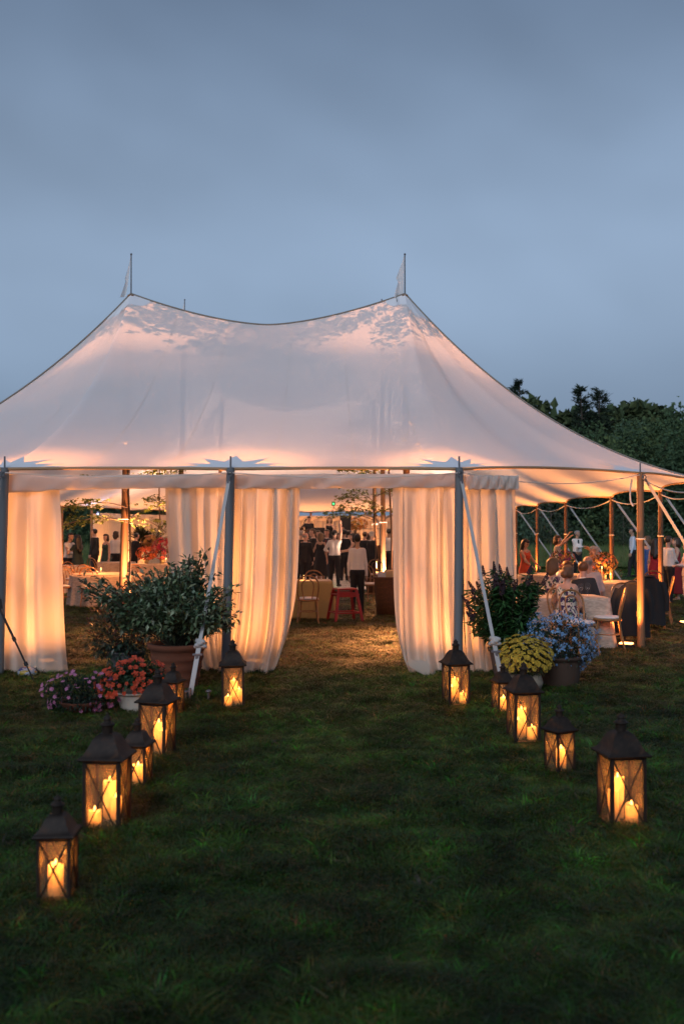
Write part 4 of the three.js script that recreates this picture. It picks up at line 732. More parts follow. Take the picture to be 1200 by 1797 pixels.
  const hA = fieldOf(hb, 0.03), hB = fieldOf(hs, 0.006), [hl, hh] = boundsOf(hb, 0.035);
  geos.push(surfaceNet((x, y, z) => { const a = hA(x, y, z), b = hB(x, y, z), h = 0.014 - Math.abs(a - b); return Math.min(a, b) - (h > 0 ? h * h / 0.056 : 0); }, hl, hh, 0.0095 * q));
  // hands: palm, four fingers with bends, thumb from the side
  for (const [w, u, e] of hands) {
    const n0 = Math.abs(u.y) > 0.8 ? V(-e, 0, 0) : V(0, -1, 0), sd = V().crossVectors(u, n0).normalize().multiplyScalar(e), n = V().crossVectors(sd, u).normalize(); if (n.dot(n0) < 0) n.negate();
    const P = (l, s, h) => w.clone().addScaledVector(u, l).addScaledVector(sd, s).addScaledVector(n, h), hbn = [], curl = o.curl ?? 0.35;
    [[-0.03, 0.066, 0.9], [-0.01, 0.074, 1.05], [0.01, 0.07, 0.98], [0.03, 0.055, 0.8]].forEach(([s, k, m]) => { const K = P(0.085 * (0.9 + m * 0.1), s, 0), M = P(0.085 + 0.034 * m * Math.cos(curl), s, 0.034 * m * Math.sin(curl)), Tt = P(0.085 + 0.034 * m * Math.cos(curl) + 0.034 * m * Math.cos(curl * 2.2), s, 0.034 * m * (Math.sin(curl) + Math.sin(curl * 2.2))); hbn.push([P(0.0, s * 0.55, 0), K, 0.016, 0.013], [K, M, 0.0095, 0.0085], [M, Tt, 0.0085, 0.0075]); });
    const th = P(0.03, -0.03, 0.004), tk = P(0.062, -0.055, 0.018); hbn.push([P(0.005, -0.012, 0), th, 0.016, 0.014], [th, tk, 0.013, 0.01], [tk, P(0.088, -0.062, 0.03), 0.01, 0.008]);
    const [a, b] = boundsOf(hbn, 0.016); geos.push(surfaceNet(fieldOf(hbn, 0.008), a, b, 0.0062 * q));
  }
  const t = thing('person', o.label, 'person', o.at, o.turn || 0, o.group); t.scale.set(S * (o.slim || 0.95), S, S * (o.slim || 0.95));
  part('body', merge(geos.filter(Boolean)), skinTones[o.skin || 'fair'], t);
  for (const e of [-1, 1]) part('eye', new THREE.SphereGeometry(0.0115, 8, 6).translate(...Hd(e * 0.032, 0.004, 0.083).toArray()), eyeMat, t);
  const above = (p, c) => (x, y, z) => (p.x - x) * up.x + (p.y - y) * up.y + (p.z - z) * up.z - c; // > 0 below the plane
  const wear = (name, bones, off, k, cuts, mat, cell = 0.017) => { const f = fieldOf(bones, k, off), [a, b] = boundsOf(bones, off + 0.03), g = surfaceNet((x, y, z) => { let d = f(x, y, z); for (const c of cuts) d = Math.max(d, c(x, y, z)); return d; }, a, b, cell * q); if (g) part(name, boxUV(g), mat, t); };
  const nk = T(0, 0.505, 0), neckCut = (x, y, z) => (x - nk.x) * up.x + (y - nk.y) * up.y + (z - nk.z) * up.z, low = (v) => { const p = T(0, v, 0); return above(p, 0); };
  const sleeves = (k) => arms.map((b, i) => (i % 2 === 0 ? [b[0], k < 1 ? b[0].clone().lerp(b[1], k) : b[1], b[2], b[3]] : k > 1 ? [b[0], b[0].clone().lerp(b[1], k - 1), b[2], b[3]] : null)).filter(Boolean);
  const legCut = (y0) => (x, y) => y0 - y;
  if (o.top) { const [kind, c, tex] = o.top, J = kind === 'jacket', lowY = J ? -0.14 : kind === 'tunic' ? -0.12 : 0.03, hipsB = J || kind === 'tunic' ? [[T(-0.075, -0.02, -0.005), T(-0.085, -0.14, 0), 0.105, 0.11], [T(0.075, -0.02, -0.005), T(0.085, -0.14, 0), 0.105, 0.11]] : []; const tb = [...torso, ...hipsB], sb = sleeves(o.sleeve ?? 1.93), so = J ? 0.02 : 0.013, ft = fieldOf(tb, 0.04, so), fs = fieldOf(sb, 0.03, so), lc = low(lowY), [a, b] = boundsOf([...tb, ...sb], so + 0.03);
    const g = surfaceNet((x, y, z) => { const d = Math.max(ft(x, y, z), lc(x, y, z)), e = fs(x, y, z), h = 0.016 - Math.abs(d - e); return Math.max(Math.min(d, e) - (h > 0 ? h * h / 0.064 : 0), neckCut(x, y, z)); }, a, b, 0.016 * q); if (g) part(J ? 'jacket' : kind === 'tunic' ? 'tunic' : 'shirt', boxUV(g), cloth(c, tex), t); }
  if (o.collar) part('collar', new THREE.TorusGeometry(0.06, 0.013, 6, 16).rotateX(Math.PI / 2).applyMatrix4(R).translate(...T(0, 0.515, -0.005).toArray()), cloth([0.75, 0.72, 0.68]), t);
  if (o.tie) { const A = T(0, 0.47, 0.095), B = T(0, 0.1, 0.125); part('tie', bar(A.toArray(), B.toArray(), 0.06, 0.012), cloth(o.tie), t); }
  if (o.pants) wear('trousers', [...legs, ...torso.slice(2, 4)], 0.016, 0.03, [(x, y, z) => -above(T(0, 0.05, 0), 0)(x, y, z), legCut(0.06)], cloth(o.pants));
  if (o.dress) {
    const [c, hem, tex] = o.dress, sk = sit ? [[pel.clone(), V(0, 0.53, 0.42), 0.17, 0.16], [V(0, 0.52, 0.42), V(0, hem, 0.42), 0.15, 0.18]] : [[T(0, 0.12, 0), pel.clone().add(V(0, -0.08, 0)), 0.12, 0.165], [pel.clone().add(V(0, -0.08, 0)), V(0, hem, 0), 0.165, o.flare || 0.24]];
    const nd = T(0, 0.43, 0), dressNeck = o.sleeve ? neckCut : (x, y, z) => (x - nd.x) * up.x + (y - nd.y) * up.y + (z - nd.z) * up.z - 0.05 * Math.max(0, 1 - Math.abs(Math.abs((x - nd.x)) - 0.1) / 0.04);
    wear('dress', [...torso, ...sk, ...(o.sleeve ? sleeves(o.sleeve) : [])], 0.012, 0.04, [dressNeck, legCut(hem)], cloth(c, tex));
  }
  if (o.pants || o.shoes) wear('shoes', feet, 0.011, 0.02, [], cloth(o.shoes || [0.015, 0.012, 0.01]), 0.014);
  const hm = hairTones[o.hair[1]], kind = o.hair[0], inv = HR.clone().invert(), v = V();
  const loc = (x, y, z) => v.set(x - headC.x, y - headC.y, z - headC.z).applyMatrix4(inv);
  const off = { short: 0.011, bald: 0.004, bun: 0.014, long: 0.02, bob: 0.02, curly: 0.024 }[kind], hairB = [[Hd(0, 0.03, -0.035), Hd(0, 0.035, 0.012), 0.08, 0.078]];
  if (kind === 'bun') hairB.push([Hd(0, -0.02, -0.12), Hd(0, -0.03, -0.125), 0.048, 0.045], [Hd(-0.05, -0.03, -0.05), Hd(0.05, -0.03, -0.05), 0.045, 0.045]);
  if (kind === 'bob' || kind === 'curly') hairB.push([Hd(-0.05, -0.05, -0.03), Hd(0.05, -0.05, -0.03), 0.05, 0.05], [Hd(0, -0.05, -0.06), Hd(0, -0.09, -0.07), 0.07, 0.06]);
  if (kind === 'long') hairB.push([Hd(-0.06, -0.04, -0.04), T(-0.07, 0.38, -0.1), 0.055, 0.045], [Hd(0.06, -0.04, -0.04), T(0.07, 0.38, -0.1), 0.055, 0.045], [Hd(0, -0.04, -0.07), T(0, 0.3, -0.12), 0.06, 0.05]);
  const face = (x, y, z) => { const l = loc(x, y, z); return Math.min(l.z - 0.012 - (kind === 'short' ? -0.015 : 0), 0.058 - l.y); };
  wear('hair', hairB, off, 0.03, [face, ...(kind === 'short' ? [(x, y, z) => -0.062 - loc(x, y, z).y] : []), ...(kind === 'bald' ? [(x, y, z) => loc(x, y, z).y - 0.035, (x, y, z) => -0.06 - loc(x, y, z).y] : [])], hm, 0.0105);
  return t;
}
const SH = [0.72, 0.68, 0.63], BLK = [0.013, 0.012, 0.014], NAVY = [0.025, 0.03, 0.045], away = Math.PI;
{
  const G = 'guests dancing near the band', at = (c, d, y = 0) => [X(c, d), y, -d];
  const P = [
    // left opening
    { label: 'man in a white shirt and dark trousers facing the long-haired woman, left opening', at: at(121, 29.5), h: 1.68, turn: 1.1, top: ['shirt', SH], pants: BLK, hair: ['short', 'black'], lean: 0.1, handL: [0.02, 1.12, 0.36], handR: [0.18, 0.98, 0.34], skin: 'tan' },
    { label: 'woman with long dark hair in a dark green dress embracing a man in white', at: at(137, 28.6), h: 1.62, turn: -2.2, fem: 1, dress: [[0.012, 0.026, 0.024], 0.45], hair: ['long', 'black'], handL: [-0.1, 1.22, 0.34], handR: [0.2, 1.3, 0.3], sleeve: 0.5, flare: 0.2, skin: 'tan' },
    { label: 'man in a dark suit standing alone beside the back drape, left opening', at: at(167, 36), h: 1.8, turn: -1.9, top: ['jacket', BLK], pants: BLK, collar: 1, hair: ['short', 'black'], skin: 'tan', q: 1.25 },
    { label: 'person with short grey hair and a white shirt, back turned beside the lit pole', at: at(204, 34), h: 1.72, turn: 2.9, top: ['shirt', SH], pants: BLK, hair: ['bob', 'brown'], q: 1.25 },
    { label: 'person in dark clothes half hidden behind the lit left pole', at: at(236, 35), h: 1.66, turn: 2.4, top: ['jacket', BLK], pants: BLK, hair: ['short', 'black'], lean: 0.15, q: 1.25 },
    // middle opening
    { label: 'bald man in a black suit with his back turned, at the left of the dancers', at: at(536, 30), h: 1.68, turn: 2.9, top: ['jacket', BLK], pants: BLK, collar: 1, hair: ['bald', 'grey'], stout: 1, look: -0.6, skin: 'ruddy', group: G, handR: [0.24, 1.1, 0.3] },
    { label: 'woman with short curly blond hair in a sleeveless black dress, back turned', at: at(563, 31), h: 1.66, turn: 2.8, fem: 1, dress: [BLK, 0.35], hair: ['curly', 'blond'], handR: [0.42, 0.92, 0.1], group: G, flare: 0.26, skin: 'tan', shoes: BLK },
    { label: 'man in a white shirt dancing with one arm raised high', at: at(587, 30.2), h: 1.76, turn: 2.9, top: ['shirt', SH], pants: BLK, hair: ['short', 'black'], handL: [-0.2, 1.96, 0.04], handR: [0.3, 1.1, 0.28], group: G, stride: 0.08, apart: 0.05, twist: 0.2 },
    { label: 'tall man in a dark suit, back turned, right of the man with a raised arm', at: at(604, 33.5), h: 1.78, turn: 3.3, top: ['jacket', BLK], pants: BLK, hair: ['short', 'black'], collar: 1, group: G, skin: 'tan', q: 1.2 },
    { label: 'woman with long dark hair in profile, reaching towards the man in a dark suit', at: at(619, 32), h: 1.64, turn: -1.5, fem: 1, dress: [[0.03, 0.02, 0.02], 0.3], hair: ['long', 'black'], handL: [-0.1, 1.1, 0.4], handR: [0.12, 1.15, 0.42], group: G, q: 1.2 },
    { label: 'waiter in a white shirt and black trousers, back turned, nearest in the entrance', at: at(627, 20.4), h: 1.68, turn: away - 0.1, top: ['shirt', SH], pants: BLK, hair: ['short', 'black'], apart: 0.02, skin: 'tan', slim: 0.82 },
    { label: 'man in a dark jacket and light collar looking left, behind the bald man', at: at(549, 33), h: 1.8, turn: -1.2, top: ['jacket', BLK], pants: BLK, collar: 1, hair: ['short', 'brown'], group: G, q: 1.3 },
    { label: 'smiling guest with brown hair facing the camera between the dancers', at: at(558, 34), h: 1.74, turn: 0.3, fem: 1, dress: [[0.03, 0.02, 0.02], 0.4], hair: ['bob', 'brown'], group: G, q: 1.3 },
    { label: 'woman with her dark hair up facing the band beside the speaker', at: at(606, 37), h: 1.66, turn: 2.8, fem: 1, dress: [[0.03, 0.02, 0.02], 0.4], hair: ['bun', 'black'], group: G, q: 1.4 },
    { label: 'guest with dark hair under the singer, seen between two heads', at: at(573, 36), h: 1.66, turn: 2.9, top: ['shirt', [0.1, 0.05, 0.04]], pants: BLK, hair: ['short', 'brown'], group: G, q: 1.4 },
    { label: 'guest with dark hair in front of the guitarist, back turned', at: at(541, 37), h: 1.68, turn: 3.0, top: ['jacket', BLK], pants: BLK, hair: ['bob', 'black'], group: G, q: 1.4 },
    { label: 'band musician in black on the stage, playing a guitar', at: at(542, 42.2, 0.6), h: 1.74, turn: 0.2, top: ['jacket', BLK], pants: BLK, hair: ['short', 'brown'], nod: 0.3, look: -0.4, handL: [-0.32, 1.25, 0.3], handR: [0.1, 1.0, 0.3], q: 1.4 },
    { label: 'blond singer in a dark sleeveless dress on the stage', at: at(578, 42.2, 0.6), h: 1.7, turn: 0.1, fem: 1, dress: [BLK, 0.3], hair: ['long', 'blond'], handR: [0.06, 1.42, 0.22], q: 1.4 },
    { label: 'bartender in a white shirt behind the bar, next to the entrance curtain', at: at(682, 36), h: 1.8, turn: 2.8, top: ['shirt', SH], pants: BLK, hair: ['short', 'black'], skin: 'tan', q: 1.2 },
    { label: 'grey-haired dancer in a dark jacket, next to the left entrance curtain', at: at(528, 33), h: 1.74, turn: 2.5, top: ['jacket', BLK], pants: BLK, hair: ['short', 'grey'], group: G, q: 1.3, handR: [0.2, 1.2, 0.34] },
    { label: 'blond dancer in a dark dress, between the bald man and the curly-haired woman', at: at(550, 35), h: 1.66, turn: 0.9, fem: 1, dress: [[0.05, 0.02, 0.03], 0.4], hair: ['bob', 'blond'], group: G, q: 1.3, handL: [-0.2, 1.3, 0.35] },
    { label: 'dancer in a dark suit facing the camera, left of the raised arm', at: at(574, 33.8), h: 1.78, turn: -0.5, top: ['jacket', NAVY], pants: NAVY, collar: 1, tie: [0.1, 0.02, 0.03], hair: ['short', 'brown'], group: G, q: 1.3, handR: [0.1, 1.2, 0.36], skin: 'ruddy' },
    { label: 'dancer in a white shirt seen between the dark suit and the woman in profile', at: at(612, 35.5), h: 1.74, turn: 2.2, top: ['shirt', SH], pants: BLK, hair: ['short', 'black'], group: G, q: 1.3 },
    { label: 'dancer with bare arms up, behind the white shirt with a raised arm', at: at(593, 36.5), h: 1.64, turn: 0.6, fem: 1, dress: [[0.12, 0.03, 0.04], 0.4], hair: ['long', 'brown'], group: G, q: 1.3, handL: [-0.2, 1.9, 0.12], handR: [0.2, 1.86, 0.1] },
    { label: 'guest in a dark jacket standing by the two wooden poles', at: at(640, 34), h: 1.7, turn: 2.6, top: ['jacket', BLK], pants: BLK, hair: ['short', 'brown'], q: 1.3 },
    { label: 'guest in a dark green dress standing between the left tables and the buffet', at: at(187, 33), h: 1.62, turn: -0.6, fem: 1, dress: [[0.02, 0.05, 0.04], 0.3], hair: ['bob', 'brown'], q: 1.3 },
    { label: 'guest with grey hair in a dark suit, right of the waiter and nearer the basket', at: at(652, 32), h: 1.72, turn: 2.2, top: ['jacket', BLK], pants: BLK, collar: 1, hair: ['short', 'grey'], q: 1.3 },
    { label: 'woman in a wine red dress standing between the waiter and the two poles', at: at(645, 36), h: 1.64, turn: -2.4, fem: 1, dress: [[0.09, 0.01, 0.02], 0.4], hair: ['bob', 'brown'], q: 1.3 },
    // right side, standing
    { label: 'young woman with long dark hair in an orange red dress, standing behind the tables', at: at(921, 24.5), h: 1.53, turn: 0.7, fem: 1, dress: [[0.5, 0.07, 0.025], 0.5], hair: ['long', 'black'], nod: 0.45, handL: [-0.1, 0.98, 0.34], handR: [0.14, 1.0, 0.36], skin: 'tan' },
    { label: 'woman with curly dark hair in a pale grey top raising one arm', at: at(977, 27), h: 1.6, turn: 1.2, fem: 1, dress: [[0.42, 0.42, 0.38], 0.5], hair: ['curly', 'brown'], handR: [0.1, 1.78, 0.34], handL: [-0.02, 1.7, 0.4], sleeve: 0.6 },
    { label: 'man in a white shirt and dark tie standing with folded arms on the grass', at: at(1012, 36), h: 1.74, turn: 0.25, top: ['shirt', SH], pants: BLK, tie: [0.02, 0.03, 0.03], hair: ['short', 'grey'], handL: [0.12, 1.16, 0.24], handR: [-0.1, 1.12, 0.26], look: 0.5, stout: 1, skin: 'tan' },
    { label: 'man in a pale blue shirt and dark trousers walking across the grass', at: at(1109, 36.5), h: 1.84, turn: -1.7, top: ['shirt', [0.55, 0.62, 0.7]], pants: BLK, hair: ['short', 'black'], stride: 0.16, skin: 'tan', handR: [0.26, 0.86, 0.1] },
    { label: 'woman with blond hair in a long blue dress, back turned beside the nearest pole', at: at(1135, 26), h: 1.6, turn: 2.4, fem: 1, dress: [[0.02, 0.1, 0.34], 0.06], hair: ['bob', 'blond'], handR: [0.2, 1.1, 0.28], flare: 0.26 },
    { label: 'woman with long dark hair in a long red dress, back turned', at: at(1149, 24.8), h: 1.54, turn: 2.7, fem: 1, dress: [[0.3, 0.012, 0.022], 0.06], hair: ['long', 'black'], handL: [-0.2, 1.06, 0.26], flare: 0.26, skin: 'tan' },
    { label: 'stout man in a white shirt and black trousers, hands clasped before him', at: at(1171, 23.4), h: 1.62, turn: 2.0, top: ['shirt', SH], pants: BLK, hair: ['short', 'brown'], stout: 1, handL: [-0.02, 1.04, 0.32], handR: [0.06, 1.02, 0.32], skin: 'ruddy' },
    { label: 'woman with brown hair facing the stout man, mostly hidden behind him', at: at(1186, 24.6), h: 1.56, turn: -1.7, fem: 1, dress: [[0.22, 0.015, 0.02], 0.2], hair: ['bob', 'brown'], handL: [-0.05, 1.12, 0.3], handR: [0.1, 1.1, 0.3] },
    { label: 'person in a pale pink suit, cut by the right edge of the photo', at: at(1205, 22.6), h: 1.5, turn: -1.5, fem: 1, top: ['tunic', [0.66, 0.5, 0.46]], pants: [0.66, 0.5, 0.46], hair: ['bob', 'blond'], handL: [-0.05, 1.1, 0.3], handR: [0.1, 1.1, 0.3] },
    // right side, seated
    { label: 'white-haired guest in a lavender shirt seated, one hand raised', at: at(1042, 20.6), h: 1.8, sit: 1, turn: -0.9, top: ['shirt', [0.42, 0.4, 0.52]], pants: NAVY, hair: ['bob', 'white'], handR: [0.2, 1.32, 0.44], look: -0.3 },
    { label: 'bald man in a pale pink shirt seated, back turned, beyond the dark jacket', at: at(1037, 17.0), h: 1.68, tilt: -0.1, sit: 1, turn: 2.7, top: ['shirt', [0.66, 0.5, 0.46]], pants: NAVY, hair: ['bald', 'grey'], skin: 'ruddy' },
    { label: 'man with ginger grey hair in a dark jacket seated, leaning on the table', at: at(1025, 15.7), h: 1.62, tilt: -0.13, sit: 1, turn: 2.55, lean: 0.2, top: ['jacket', [0.018, 0.022, 0.028]], pants: BLK, collar: 1, hair: ['short', 'ginger'], skin: 'ruddy', look: 0.5 },
    { label: 'woman with her hair in a bun and a flowered backless dress, seated', at: at(992, 14.2), h: 1.6, sit: 1, turn: 2.5, fem: 1, dress: [[1, 1, 1], 0.2, flowered], hair: ['bun', 'ginger'], skin: 'ruddy', lean: 0.1, handR: [0.2, 0.82, 0.35] },
    { label: 'woman with puffed light brown hair in a dark flowered dress, seated further left', at: at(969, 15.8), h: 1.66, sit: 1, turn: 2.2, fem: 1, dress: [[1, 1, 1], 0.2, flowerDark], hair: ['curly', 'blond'], sleeve: 0.9 },
    { label: 'seated guest in a white shirt leaning far forward over the table', at: at(951, 18.6), h: 1.75, sit: 1, turn: 1.4, lean: 0.75, top: ['shirt', SH], pants: NAVY, hair: ['short', 'ginger'], handL: [-0.1, 0.8, 0.7], handR: [0.16, 0.8, 0.7] },
  ];
  P.forEach(person);
}

// ---------------------------------------------------------------- chairs
const beech = std([1.0, 0.86, 0.62], 0.38, { map: woodTex });
const cushionMat = std([0.66, 0.6, 0.56], 0.9);
function makeChair(name, label) { // bentwood café chair, its seat facing +z
  const t = thing(name, label, 'chair');
  part('seat', merge([new THREE.TorusGeometry(0.19, 0.018, 8, 28).rotateX(Math.PI / 2).translate(0, 0.45, 0), cyl(0.185, 0.185, 0.012, 0, 0.452, 0, 28)]), beech, t);
  part('cushion', lathe([[0.001, 0.462], [0.17, 0.462], [0.192, 0.475], [0.19, 0.49], [0.16, 0.503], [0.001, 0.506]], 28), cushionMat, t);
  for (const e of [-1, 1]) { part('front_leg', tube([[e * 0.13, 0.45, 0.13], [e * 0.145, 0.25, 0.155], [e * 0.17, 0, 0.2]], 0.014, 10, 7), beech, t); }
  // rear legs and back hoop are one bent rod
  part('back_hoop', tube([[-0.2, 0, -0.24], [-0.175, 0.24, -0.19], [-0.165, 0.46, -0.165], [-0.195, 0.66, -0.2], [-0.185, 0.8, -0.235], [-0.11, 0.885, -0.255], [0, 0.91, -0.26], [0.11, 0.885, -0.255], [0.185, 0.8, -0.235], [0.195, 0.66, -0.2], [0.165, 0.46, -0.165], [0.175, 0.24, -0.19], [0.2, 0, -0.24]], 0.0145, 60, 8), beech, t);
  part('inner_hoop', tube([[-0.07, 0.45, -0.16], [-0.095, 0.6, -0.185], [-0.11, 0.72, -0.212], [-0.075, 0.81, -0.235], [0, 0.84, -0.24], [0.075, 0.81, -0.235], [0.11, 0.72, -0.212], [0.095, 0.6, -0.185], [0.07, 0.45, -0.16]], 0.0105, 36, 7), beech, t);
  part('leg_ring', new THREE.TorusGeometry(0.155, 0.009, 6, 28).rotateX(Math.PI / 2).translate(0, 0.24, -0.01), beech, t);
  return t;
}
let chair0;
function chair(x, d, turn, label) { const G = 'bentwood chairs at the tables'; if (!chair0) { chair0 = makeChair('bentwood_chair', label); chair0.position.set(x, 0, -d); chair0.rotation.y = turn; chair0.userData.group = G; return chair0; } return copyOf(chair0, label, [x, 0, -d], turn, G); }
chair(X(541, 18.5), 18.5, away, 'bentwood chair with a white cushion, back turned, at the ochre table in the entrance');
chair(X(556, 20.9), 20.9, 0.25, 'bentwood chair on the far side of the ochre table');
chair(X(650, 23.6), 23.6, 2.7, 'bentwood chair between the waiter and the tall wicker basket');
chair(X(661, 28.6), 28.6, 0.2, 'brightly lit bentwood chair beside the foot of the two wooden poles');
chair(X(1064, 14.5), 14.5, -1.35, 'bentwood chair with a pale cushion seen from the side, beside the black draped chair');
chair(X(1018, 13.7), 13.7, 2.75, 'nearest bentwood chair on the right, its legs hidden by the blue flowers');
chair(X(1051, 17.0), 17.0, 2.75, 'bentwood chair on which the bald man in pink sits');
chair(X(1140, 20.2), 20.2, -2.6, 'small looking bentwood chair in front of the blue dress');
chair(X(1154, 18.1), 18.1, -1.2, 'bentwood chair in front of the red dress, beside the right pole');
chair(X(120, 22.6), 22.6, 2.6, 'bentwood chair next to the edge of the left end curtain');
chair(X(156, 22.2), 22.2, 2.9, 'bentwood chair at the left table, partly behind the shrub tips');
chair(X(130, 26), 26, 2.2, 'bentwood chair standing in front of the long-haired woman');
chair(X(172, 30), 30, 0.6, 'bentwood chair in front of the man in a dark suit, left opening');
chair(X(158, 24.2), 24.2, 0.4, 'bentwood chair on the far side of the left table');
chair(X(232, 24.4), 24.4, -0.4, 'bentwood chair behind the shrub, right of the lit left pole');
chair(X(1000, 15.5), 15.5, 2.6, 'bentwood chair under the man in the dark jacket');
chair(X(992, 14.3), 14.12, 2.5, 'bentwood chair under the woman in the flowered dress');
// jackets hung over two more chairs
const jacketMat = std([0.013, 0.012, 0.013], 0.9);
function coatChair(x, d, turn, label, label2) {
  chair(x, d, turn, label);
  const g = gridGeo(36, 24, (u, v) => { // coat hanging from the hoop, closed round it
    const a = u * 6.283, w = lerp(0.225, 0.27, v) * (v < 0.12 ? lerp(0.72, 1, Math.sqrt(v / 0.12)) : 1), dep = lerp(0.05, 0.1, v) + 0.016 * Math.sin(u * 40 + v * 3);
    return V(Math.cos(a) * w, 0.93 - v * 0.8 - 0.05 * Math.pow(Math.abs(Math.cos(a)), 3) * (1 - v) + 0.015 * Math.sin(a * 3) * v, -0.25 + Math.sin(a) * dep - 0.03 * v);
  });
  const s = (e) => tube([[e * 0.2, 0.85, -0.24], [e * 0.27, 0.66, -0.25], [e * 0.275, 0.36, -0.24]], 0.05, 14, 10);
  const t = thing('black_jacket', label2, 'jacket', [x, 0, -d], turn); part('cloth', g, jacketMat, t); for (const e of [-1, 1]) part('sleeve', s(e), jacketMat, t); part('collar', tube([[-0.1, 0.92, -0.27], [0, 0.955, -0.3], [0.1, 0.92, -0.27]], 0.026, 10, 8), jacketMat, t);
}
coatChair(X(1103, 15.5), 15.5, 3.0, 'chair hidden under a black jacket, left of the nearest wooden pole', 'black jacket hung over a chair left of the nearest wooden pole');
coatChair(X(1139, 17.4), 17.4, 2.8, 'chair hidden under a black jacket, right of the nearest wooden pole', 'black jacket hung over a chair right of the nearest wooden pole');

// ---------------------------------------------------------------- tables
const linen = noiseTex(128, (u, v) => { const k = 0.82 + 0.18 * hash2(Math.floor(u * 128), Math.floor(v * 64)); return [0.78 * k, 0.69 * k, 0.61 * k]; }, true), linenMat = std([1, 1, 1], 0.95, { map: linen }), ochreMat = std([0.42, 0.28, 0.1], 0.9), tableWood = std([0.5, 0.4, 0.3], 0.7, { map: woodTex });
function roundTable(x, d, r, label, clothLabel, mat = linenMat) {
  const t = thing('round_table', label, 'table', [x, 0, -d]); part('tabletop', cyl(r, r, 0.025, 0, 0.733, 0, 40), tableWood, t);
  for (let k = 0; k < 4; k++) part('leg', bar([Math.cos(k * 1.571 + 0.8) * r * 0.6, 0, Math.sin(k * 1.571 + 0.8) * r * 0.6], [Math.cos(k * 1.571 + 0.8) * r * 0.55, 0.72, Math.sin(k * 1.571 + 0.8) * r * 0.55], 0.02, 0.02, 8), tableWood, t);
  solo('tablecloth', gridGeo(120, 22, (u, v) => { const a = u * 6.283, top = 0.35; if (v < top) { const q = v / top * (r + 0.012); return V(Math.cos(a) * q, 0.752, Math.sin(a) * q); } const k = (v - top) / (1 - top), f = Math.sin(a * 13 + Math.sin(a * 3) * 2) * 0.6 + Math.sin(a * 29) * 0.25, q = r + 0.016 + k * (0.05 + 0.045 * f); return V(Math.cos(a) * q, 0.752 - k * 0.735, Math.sin(a) * q); }), mat, clothLabel, 'tablecloth', null, [x, 0, -d]);
}
function longTable(x, d, w, l, turn, label, clothLabel, mat = linenMat, h = 0.75) {
  const t = thing('long_table', label, 'table', [x, 0, -d], turn); part('tabletop', box(w, 0.025, l, 0, h - 0.0175, 0), tableWood, t);
  for (const [a, b] of [[1, 1], [1, -1], [-1, 1], [-1, -1]]) part('leg', box(0.04, h - 0.03, 0.04, a * (w / 2 - 0.08), (h - 0.03) / 2, b * (l / 2 - 0.08)), tableWood, t);
  if (!clothLabel) return t;
  solo('tablecloth', gridGeo(160, 20, (u, v) => { // follows the rim of a rounded rectangle
    const P = 2 * (w + l), s = u * P; let px, pz, nx = 0, nz = 0; if (s < w) { px = -w / 2 + s; pz = l / 2; nz = 1; } else if (s < w + l) { px = w / 2; pz = l / 2 - (s - w); nx = 1; } else if (s < 2 * w + l) { px = w / 2 - (s - w - l); pz = -l / 2; nz = -1; } else { px = -w / 2; pz = -l / 2 + (s - 2 * w - l); nx = -1; }
    const top = 0.3; if (v < top) { const q = v / top; return V(px * q * 1.012, h + 0.002, pz * q * 1.012); } const k = (v - top) / (1 - top), c = Math.min(Math.abs(Math.abs(px) - w / 2), 9) + Math.min(Math.abs(Math.abs(pz) - l / 2), 9), corner = Math.exp(-c * 9), o = 0.012 + k * (0.03 + 0.025 * Math.sin(s * 21 + Math.sin(s * 5)) + 0.06 * corner); return V(px + (nx + Math.sign(px) * corner * 0.6) * o, h + 0.002 - k * (h - 0.02), pz + (nz + Math.sign(pz) * corner * 0.6) * o);
  }), mat, clothLabel, 'tablecloth', null, [x, 0, -d], turn);
  return t;
}
const Td = 19.3;
longTable(X(986, 15.0), 15.0, 1.16, 0.8, 0.05, 'square-cornered table nearest on the right, under a linen cloth', 'pale linen cloth with square corners on the nearest right table');
roundTable(X(1068, Td), Td, 0.78, 'round table beside the nearest wooden pole, set with glasses and flowers', 'pale linen cloth hanging in folds round the right round table');
roundTable(X(975, 22.5), 22.5, 0.85, 'round table farther left on the right side, with purple flowers', 'pale cloth on the round table with purple flowers');
roundTable(X(188, 22.9), 22.9, 0.8, 'round table in the left opening behind the shrub', 'pale cloth on the left round table behind the shrub');
roundTable(X(128, 29), 28.0, 0.7, 'small round table at the left edge, beside the embracing couple', 'pale cloth on the table beside the embracing couple');
longTable(X(278, 29), 29.5, 1.7, 0.9, 0, 'buffet table heaped with flowers behind the shrub', 'pale cloth on the flower buffet table');
longTable(X(545, 19.7), 19.7, 0.78, 0.8, 0.08, 'table in the middle entrance under an ochre cloth', 'ochre cloth over the table in the middle entrance', ochreMat);
longTable(X(205, 31), 31, 1.0, 0.8, 0, 'far table before the left back drape', 'pale cloth on the far table before the left back drape');
solo('table_runner', box(0.8, 0.004, 0.82, 0, 0.757, 0), linenMat, 'pale square cloth laid over the ochre tablecloth', 'cloth', null, [X(545, 19.7), 0, -19.7], 0.08);
